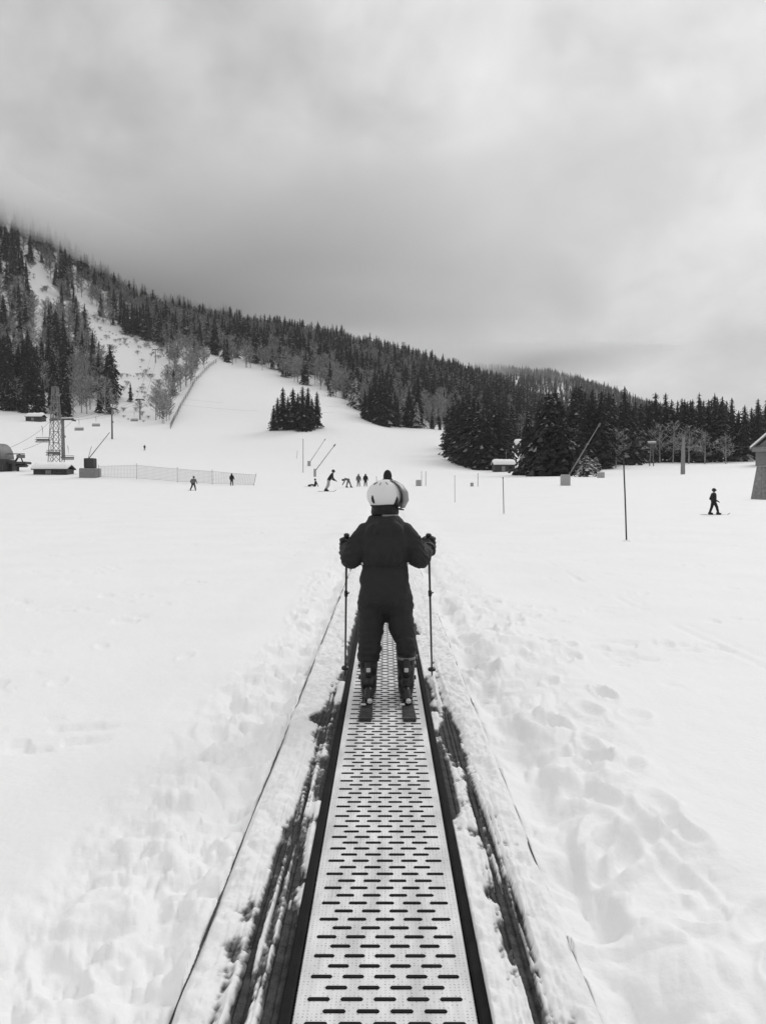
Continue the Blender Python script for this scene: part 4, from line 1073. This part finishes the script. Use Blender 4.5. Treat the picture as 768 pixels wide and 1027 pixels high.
NTREE = [0]
def plant(kind, p, h, label, group, var=None, wide=1.0):
    src = {'spruce': HI, 'big': BIG, 'bare': BH, 'shrub': SH, 'frosted': FR}[kind]
    v = src[(NTREE[0] if var is None else var) % len(src)]; NTREE[0] += 1
    nm = {'spruce': 'spruce_tree', 'big': 'spruce_tree', 'bare': 'bare_tree', 'frosted': 'spruce_tree', 'shrub': 'bare_shrub'}[kind]
    r = empty(nm, p, label, 'shrub' if kind == 'shrub' else 'tree', group, random.uniform(0, 6.28))
    r.scale = (h * wide, h * wide, h)
    link('branches' if kind == 'shrub' else 'crown', v[0], r); link('stem' if kind == 'shrub' else 'trunk', v[1], r)
    return r

ORD = ['first', 'second', 'third', 'fourth', 'fifth', 'sixth', 'seventh', 'eighth', 'ninth', 'tenth', 'eleventh', 'twelfth', 'thirteenth', 'fourteenth']
def stand(lst, fmt, group, dmin, kind='spruce', wide=1.0):
    lst = sorted(lst)
    for i, (px, y0, y1) in enumerate(lst):
        p = ground_at(px, y1, dmin); h = (y1 - y0) * p.y / F_PX
        plant(kind, p - Vector((0, 0, .2)), h, fmt % ORD[i] if '%s' in fmt else fmt, group, None, wide)
# lone clump on the piste
stand([(274.5, 405, 431), (278.5, 397, 431), (284, 387, 431), (289, 396, 430), (294, 388, 431), (299, 393, 430), (303.5, 386, 432), (309, 388, 431), (313, 399, 430), (318, 392.5, 430)],
      'dark spruce in the lone clump on the white piste, %s from the left', 'spruces of the lone clump on the piste', 200, 'spruce', 1.25)
# stand at the foot of the piste
stand([(449, 409, 454), (454, 404, 459), (459, 401, 463), (464, 396.5, 466), (470, 398, 468), (475, 400, 470), (479, 402, 471), (484, 409, 472), (489, 413, 472), (495, 406, 471), (500, 410, 471), (504, 411, 470), (509, 417, 469)],
      'tall dark spruce in the dense stand left of the hut roof, %s from the left', 'spruces of the stand at the piste foot', 150, 'spruce', 1.35)
stand([(529, 415, 476), (540, 405, 477), (549, 390, 477), (556, 387.5, 475.5), (563, 401, 477)],
      'broad dark spruce in the tallest group right of the hut, %s from the left', 'broad spruces right of the hut', 120, 'big', 1.0)
stand([(366, 391, 421), (371, 384, 423), (376, 379, 425), (381, 376, 427), (386, 380, 428), (391, 386, 428), (396, 392, 428), (433, 415, 431), (441, 418, 432)],
      'dark spruce at the forest edge right of the piste crest, %s from the left', 'spruces at the forest edge by the piste', 250, 'spruce', 1.15)
for i, (px, y0, y1) in enumerate(((580, 458, 477), (588, 455, 478), (597, 457, 477.5))):
    p = ground_at(px, y1, 100); plant('frosted', p, (y1 - y0) * p.y / F_PX, 'frosted low tree beside the slanting lance, %s from the left' % ORD[i], 'frosted saplings by the lance', wide=1.9)

stand([(583, 395, 471), (592, 392, 470), (602, 390, 470), (609, 391, 469), (614, 400, 468), (625, 387, 467), (634, 408, 466), (641, 404, 465), (650, 399, 464), (656, 392, 463.5), (666, 392.5, 463), (672, 399, 463), (678, 400, 463),
       (685, 398, 463), (693, 398, 463), (701, 398, 462.5)], 'dark spruce in the near row before the right wood, left half of the row', 'spruces of the near row, left half', 200, 'spruce', 1.2)
stand([(709, 398, 462), (716, 404, 462), (722.6, 395, 462), (732, 396.6, 461), (739, 409, 461), (745, 403, 461), (752, 406, 460), (759, 404, 460), (767, 399, 459), (776, 402, 459), (786, 398, 458)],
      'dark spruce in the near row before the right wood, right half of the row', 'spruces of the near row, right half', 200, 'spruce', 1.25)
stand([(332, 380, 398), (357, 377, 411), (404, 396, 428), (418, 402, 430)], 'pale frost-covered spruce at the forest edge right of the piste crest, %s from the left', 'frost-covered spruces at the forest edge', 250, 'frosted', 1.0)
stand([(617, 428, 469), (636, 426, 466), (661, 424, 464.5), (674, 420, 464), (690, 425, 464.5), (706, 428, 464), (727, 432, 463)], 'grey leafless tree in front of the dark right wood, %s from the left', 'leafless trees before the right wood', 190, 'bare', 1.3)
# zones of forest, read off the photograph
def inside(poly, x, y):
    c = False; n = len(poly); j = n - 1
    for i in range(n):
        xi, yi = poly[i]; xj, yj = poly[j]
        if (yi > y) != (yj > y) and x < (xj - xi) * (y - yi) / (yj - yi + 1e-9) + xi: c = not c
        j = i
    return c
P_SLOPE = [(72, 296), (84, 300), (100, 322), (128, 336), (158, 346), (172, 352), (163, 400), (154, 424), (116, 424), (112, 392), (104, 368), (92, 345), (80, 325)]
P_GULLY = [(24, 266), (36, 262), (58, 292), (60, 310), (46, 318), (40, 345), (34, 345), (34, 310)]
P_STRIP = [(176, 344), (192, 350), (212, 362), (198, 376), (186, 396), (176, 414), (170, 428), (157, 424), (163, 398), (170, 372)]
P_UPSLOPE = [(188, 348), (222, 358), (214, 368), (200, 378), (196, 372), (206, 362), (190, 354)]
EDGE = [(-400, 412), (0, 411), (40, 416), (70, 420), (100, 417), (116, 423), (156, 424), (170, 428), (176, 414), (186, 396), (198, 376), (218, 361), (232, 366), (260, 371), (300, 385), (330, 395), (345, 402), (370, 420), (388, 429), (404, 430), (446, 431), (452, 449), (470, 466), (515, 466), (575, 466), (600, 466), (650, 461), (690, 463), (720, 460), (760, 456), (1100, 450)]
EX, EY = [e[0] for e in EDGE], [e[1] for e in EDGE]
def forest_points():
    out = []
    rr = np.random.default_rng(3)
    def scatter(d0, d1, u0, u1, sp):
        a0, a1 = math.atan((u0 - YAWPX) / F_PX), math.atan((u1 - YAWPX) / F_PX)
        n = int(.5 * (a1 - a0) * (d1 ** 2 - d0 ** 2) / sp ** 2)
        az = rr.uniform(a0, a1, n); r_ = np.sqrt(rr.uniform(d0 ** 2, d1 ** 2, n))
        return np.stack([np.sin(az) * r_, np.cos(az) * r_], 1)
    pts = np.concatenate([scatter(205, 420, -140, 900, 5.6), scatter(420, 1120, -140, 560, 6.6), scatter(420, 1100, 560, 900, 9), scatter(1100, 2050, 380, 900, 10.5)])
    z = terrain(pts[:, 0], pts[:, 1])
    nz = fbm(pts[:, 0] / 45, pts[:, 1] / 45, oct=3, seed=77); nh = rr.uniform(0, 1, (len(pts), 6))
    for (x, y), zz, q, h in zip(pts, z, nz, nh):
        u, v = proj((x, y, zz))
        if v > np.interp(u, EX, EY) - (0 if u < 440 else 1): continue
        if u > 446 and y < 225: continue
        if 446 < u < 574 and y < 400: continue
        if u > 560 and y > 420 and y < 1150 and h[5] > .6: continue
        bald = 1060 < y < 1500 and 190 < u < 262
        zone = 'left' if u < 175 else ('mid' if u < 446 else 'right')
        if inside(P_SLOPE, u, v):
            if h[0] < .52: out.append(('shrub', x, y, zz, .9 + 3.2 * h[1] ** 2, u, v, 'slope'))
            elif h[0] < .55: out.append(('spruce', x, y, zz, 5 + 6 * h[1], u, v, 'slope'))
            continue
        if inside(P_GULLY, u, v):
            if h[0] < .32: out.append(('shrub', x, y, zz, 1.5 + 4 * h[1], u, v, 'slope'))
            continue
        if inside(P_STRIP, u, v):
            out.append(('bare' if h[3] > .12 else 'spruce', x, y, zz, 7 + 7 * h[1], u, v, 'strip')); continue
        if inside(P_UPSLOPE, u, v): continue
        if bald:
            if h[0] < .10: out.append(('spruce', x, y, zz, 8 + 5 * h[1], u, v, 'mid'))
            continue
        if u < 175:
            pb = .76 if q > -.3 else .25
            if v < 300: pb -= .12
            if v > 370 and u < 75: pb = .12
            keep = .86
            if 70 < u < 115 and v > 330: pb = .72; keep = .95
        elif u < 446: pb = .68 if q > -.1 else .25; keep = .95
        else: pb = .3 if q > .05 else .08; keep = .95
        if h[2] > keep: continue
        if h[0] < pb: out.append(('bare', x, y, zz, (10 + 8 * h[1]), u, v, zone))
        else: out.append(('spruce', x, y, zz, (17 + 12 * h[1] ** 1.5 if zone == 'right' and y < 420 else 11 + 14 * h[1] ** 1.5), u, v, zone))
    return out
TREES = forest_points()
LAB = {('spruce', 'left'): ('dark snow-dusted spruce in the forest on the steep left mountainside', 'spruces on the left mountainside'),
       ('spruce', 'mid'): ('snow-dusted spruce in the forest behind the crest of the piste', 'spruces behind the piste crest'),
       ('spruce', 'right'): ('dark spruce in the wood along the right edge of the snowfield', 'spruces of the right wood'),
       ('spruce', 'slope'): ('small lone spruce on the bare snowy slope at left', 'small spruces on the bare slope'),
       ('bare', 'left'): ('frosted grey leafless tree among the spruces on the left mountainside', 'leafless trees on the left mountainside'),
       ('bare', 'mid'): ('frosted grey leafless tree in the forest behind the piste crest', 'leafless trees behind the piste crest'),
       ('bare', 'right'): ('grey leafless tree in the wood along the right of the snowfield', 'leafless trees of the right wood'),
       ('spruce', 'strip'): ('small dark spruce among the leafless trees beside the piste fence', 'spruces in the strip by the piste fence'),
       ('bare', 'strip'): ('leafless grey tree in the narrow strip beside the piste fence', 'leafless trees in the strip by the piste fence'),
       ('shrub', 'slope'): ('low leafless shrub on the bare snowy slope at left', 'shrubs on the bare slope')}
inframe = lambda t: -8 < t[5] < 776
ind, rest = [], []
for kind, cap_ in (('spruce', 255), ('bare', 285), ('shrub', 240)):
    c = [t for t in TREES if t[0] == kind]
    c.sort(key=lambda t: (-(t[4] / t[2]) if inframe(t) else 1))
    ind += c[:cap_]; rest += c[cap_:]
for t in ind:
    lab, grp = LAB[(t[0], t[7])]
    plant(t[0], (t[1], t[2], t[3] - .3), t[4], lab, grp, None, random.uniform(.95, 1.3))

def build_forest(rest):
    rr = np.random.default_rng(21)
    LOC = [conifer(rr, 13, 7, rr.uniform(.15, .21), (.12, .28, .42, .55, .22, .68)[q], 1, .35) for q in range(6)]
    FAR = [conifer(rr, 7, 5, rr.uniform(.17, .21), .15 + .1 * q, 1, .3) for q in range(4)]
    LOB = [bare(rr, 24, 6, .0105, .40 + .1 * q, rr.uniform(.22, .30)) for q in range(5)]
    VV, FF, MM = [], [], []; off = 0
    sets = {}
    for t in rest:
        k = 'b' if t[0] != 'spruce' else ('f' if t[2] > 1100 else 'c')
        L_ = {'b': LOB, 'f': FAR, 'c': LOC}[k]
        sets.setdefault((k, rr.integers(len(L_))), []).append(t)
    for (k, i), ts in sets.items():
        V, Fc, Mi, tv, tf = {'b': LOB, 'f': FAR, 'c': LOC}[k][i]
        base = 0 if k != 'b' else 3
        V2 = np.concatenate([V, tv]); F2 = np.concatenate([Fc, tf + len(V)]); M2 = np.concatenate([Mi + base, np.full(len(tf), 5)])
        n = len(ts); P_ = np.array([(t[1], t[2], t[3] - .3) for t in ts]); h = np.array([t[4] for t in ts]); a = rr.uniform(0, 6.28, n); w = rr.uniform(.95, 1.35, n)
        ca, sa = np.cos(a)[:, None], np.sin(a)[:, None]
        X = (V2[None, :, 0] * ca - V2[None, :, 1] * sa) * (h * w)[:, None] + P_[:, 0:1]
        Y = (V2[None, :, 0] * sa + V2[None, :, 1] * ca) * (h * w)[:, None] + P_[:, 1:2]
        Z = V2[None, :, 2] * h[:, None] + P_[:, 2:3]
        VV.append(np.stack([X, Y, Z], -1).reshape(-1, 3))
        FF.append((F2[None] + (np.arange(n) * len(V2))[:, None, None]).reshape(-1, 3) + off); MM.append(np.tile(M2, n)); off += n * len(V2)
    me = np_mesh('forest', np.concatenate(VV), np.concatenate(FF), [M['needles'], M['needles_mid'], M['hoar'], M['frost'], M['twig'], M['barebark']], np.concatenate(MM), False)
    o = link('forest', me); tag(o, 'dense snow-dusted mountain forest of spruces and leafless trees', 'forest', None, 'stuff')
    print('forest trees', len(rest), 'individual', len(ind), 'tris', len(me.polygons))
build_forest(rest)

# ------------------------------------------------------------------ air
def volume_mat(name, dens, col, aniso=0.0):
    m = bpy.data.materials.new(name); m.use_nodes = True; N = m.node_tree.nodes
    for n in list(N):
        if n.type == 'BSDF_PRINCIPLED': N.remove(n)
    v = N.new('ShaderNodeVolumePrincipled'); v.inputs['Density'].default_value = dens; v.inputs['Color'].default_value = (col, col, col, 1); v.inputs['Anisotropy'].default_value = aniso
    out = [n for n in N if n.type == 'OUTPUT_MATERIAL'][0]; m.node_tree.links.new(v.outputs['Volume'], out.inputs['Volume']); return m
mb = MB(); mb.box(-2650, 2650, -2650, 2650, -12, 640); o = mb.build('haze', volume_mat('haze_air', .00008, .9)); tag(o, 'thin grey winter haze filling the valley', 'haze', None, 'stuff')

def fog():
    mb = MB()
    def bank(x0, x1, y0, y1, zf, thick, nx, ny, ed):
        xs, ys = np.linspace(x0, x1, nx), np.linspace(y0, y1, ny); X, Y = np.meshgrid(xs, ys)
        e = np.minimum.reduce([sstep(0, ed[0], X - x0), sstep(0, ed[1], x1 - X), sstep(0, ed[2], Y - y0), sstep(0, ed[3], y1 - Y)])
        nz = fbm(X / 140, Y / 140, oct=4, seed=91)
        zb = zf(X, Y) + nz * 7 * e; zt_ = zb + 1.0 + thick * e * (.9 + .12 * fbm(X / 300, Y / 300, oct=2, seed=93)); zb = zb + (1 - e) * 6; zt_ = np.maximum(zt_, zb + 1)
        V = [tuple(p) for p in np.stack([X, Y, zb], -1).reshape(-1, 3)] + [tuple(p) for p in np.stack([X, Y, zt_], -1).reshape(-1, 3)]
        o = nx * ny; Fs = []
        for j in range(ny - 1):
            for i in range(nx - 1):
                a = j * nx + i; Fs += [(a, a + nx, a + nx + 1, a + 1), (o + a, o + a + 1, o + a + nx + 1, o + a + nx)]
        for i in range(nx - 1): Fs += [(i, i + 1, o + i + 1, o + i), ((ny - 1) * nx + i + 1, (ny - 1) * nx + i, o + (ny - 1) * nx + i, o + (ny - 1) * nx + i + 1)]
        for j in range(ny - 1):
            a, b = j * nx, j * nx + nx - 1; Fs += [(a + nx, a, o + a, o + a + nx), (b, b + nx, o + b + nx, o + b)]
        mb.add(V, Fs)
    bank(-1300, 380, 330, 1900, lambda X, Y: 209 + 48 * (1 - sstep(-420, -310, X)) - 30 * np.exp(-((X + 220) / 65.0) ** 2), 95, 60, 62, (250, 760, 620, 300))
    bank(60, 700, 1500, 2500, lambda X, Y: 270 + 0 * X, 60, 36, 36, (200, 400, 260, 300))
    o = mb.build('fog_bank', volume_mat('fog_air', .016, .93)); tag(o, 'grey cloud bank lying on the mountain top', 'fog', None, 'stuff')
fog()

# ------------------------------------------------------------------ light, sky, camera
SUN_EL, SUN_AZ = math.radians(34), math.radians(36)          # azimuth right of the view direction
w = bpy.data.worlds.new('World'); bpy.context.scene.world = w; w.use_nodes = True
nt = w.node_tree; N = nt.nodes; L = nt.links
bg = N['Background']; bg.inputs['Strength'].default_value = .1
def node(t, **kw):
    n = N.new(t)
    for k, v in kw.items(): setattr(n, k, v)
    return n
def math_(op, a, b=None, c=None):
    n = node('ShaderNodeMath', operation=op)
    for i, q in enumerate((a, b, c)):
        if q is None: continue
        if isinstance(q, (int, float)): n.inputs[i].default_value = q
        else: L.new(q, n.inputs[i])
    return n.outputs[0]
sky = node('ShaderNodeTexSky', sky_type='NISHITA', sun_disc=False); sky.sun_elevation = SUN_EL; sky.sun_rotation = SUN_AZ; sky.air_density = 1.5; sky.dust_density = 3
bw = node('ShaderNodeRGBToBW'); L.new(sky.outputs[0], bw.inputs[0])
tc = node('ShaderNodeTexCoord'); sp = node('ShaderNodeSeparateXYZ'); L.new(tc.outputs['Generated'], sp.inputs[0])
X, Y, Z = sp.outputs[0], sp.outputs[1], sp.outputs[2]
zz = math_('ADD', math_('MAXIMUM', Z, 0.0), .22)
cb = node('ShaderNodeCombineXYZ'); L.new(math_('DIVIDE', X, zz), cb.inputs[0]); L.new(math_('DIVIDE', Y, zz), cb.inputs[1])
def cloud_noise(scale, detail, off, dist=.6, rough=.5, flat=1.25):
    mp = node('ShaderNodeMapping'); mp.inputs['Location'].default_value = off; mp.inputs['Scale'].default_value = (1, 1, flat); mp.inputs['Rotation'].default_value = (0, .35, 0); L.new(tc.outputs['Generated'], mp.inputs[0])
    n = node('ShaderNodeTexNoise'); n.inputs['Scale'].default_value = scale; n.inputs['Detail'].default_value = detail; n.inputs['Roughness'].default_value = rough; n.inputs['Distortion'].default_value = dist
    L.new(mp.outputs[0], n.inputs['Vector']); return n.outputs['Fac']
n1 = cloud_noise(2.9, 4, (3.1, 1.7, 0), .7); n2 = cloud_noise(5.2, 6, (7.7, 2.2, 1.3), .35, .5); n3 = cloud_noise(12.0, 5, (1.7, 5.2, 4.3), .3, .5)
def lobe(px, py, width):
    v = (at(px, py, 1.0) - Vector((0, 0, CAM_H))).normalized()
    d = node('ShaderNodeVectorMath', operation='DOT_PRODUCT'); L.new(tc.outputs['Generated'], d.inputs[0]); d.inputs[1].default_value = v
    return math_('EXPONENT', math_('MULTIPLY', math_('SUBTRACT', d.outputs['Value'], 1.0), 1.0 / (1 - math.cos(width))))
val = math_('ADD', 6.45, math_('MULTIPLY', math_('SUBTRACT', n1, .5), 3.4))
val = math_('ADD', val, math_('MULTIPLY', math_('SUBTRACT', n2, .5), 6.2)); val = math_('ADD', val, math_('MULTIPLY', math_('SUBTRACT', n3, .5), 3.4))
val = math_('ADD', val, math_('MULTIPLY', lobe(700, 225, .22), 1.5))
val = math_('ADD', val, math_('MULTIPLY', lobe(445, 60, .13), .9))
val = math_('ADD', val, math_('MULTIPLY', lobe(480, 215, .075), 1.3)); val = math_('ADD', val, math_('MULTIPLY', lobe(240, 195, .07), 1.0))
val = math_('ADD', val, math_('MULTIPLY', lobe(110, 270, .22), -2.1))
val = math_('ADD', val, math_('MULTIPLY', lobe(520, 350, .14), -1.9))
val = math_('ADD', val, math_('MULTIPLY', math_('MAXIMUM', math_('SUBTRACT', Z, .45), 0.0), 6.2))      # an overcast sky is brightest overhead
val = math_('MAXIMUM', val, 1.0)
mix = math_('ADD', math_('MULTIPLY', val, .88), math_('MULTIPLY', math_('MINIMUM', bw.outputs[0], 8.0), .12))
cc = node('ShaderNodeCombineXYZ')
for i in range(3): L.new(mix, cc.inputs[i])
L.new(cc.outputs[0], bg.inputs['Color'])

sl = bpy.data.lights.new('sun', 'SUN'); sl.energy = 1.05; sl.angle = math.radians(24); sl.color = (1, 1, 1)
so = bpy.data.objects.new('sun', sl); C.objects.link(so)
sd = Vector((math.sin(SUN_AZ) * math.cos(SUN_EL), math.cos(SUN_AZ) * math.cos(SUN_EL), math.sin(SUN_EL)))
so.rotation_euler = sd.to_track_quat('Z', 'Y').to_euler(); so.location = sd * 50

cam = bpy.data.cameras.new('camera'); co = bpy.data.objects.new('camera', cam); C.objects.link(co)
cam.sensor_fit = 'VERTICAL'; cam.angle = 2 * math.atan(513.5 / F_PX); cam.clip_end = 12000; cam.clip_start = .05
co.location = (0, 0, CAM_H); co.rotation_euler = (PI / 2 - PITCH, 0, math.atan((YAWPX - CX) / F_PX))
S = bpy.context.scene; S.camera = co
S.view_settings.view_transform = 'Standard'; S.view_settings.look = 'None'; S.view_settings.exposure = 0; S.view_settings.gamma = 1
S.render.engine = 'CYCLES'; S.cycles.use_denoising = True; S.cycles.max_bounces = 6; S.cycles.diffuse_bounces = 4; S.cycles.volume_bounces = 3; S.cycles.transparent_max_bounces = 8
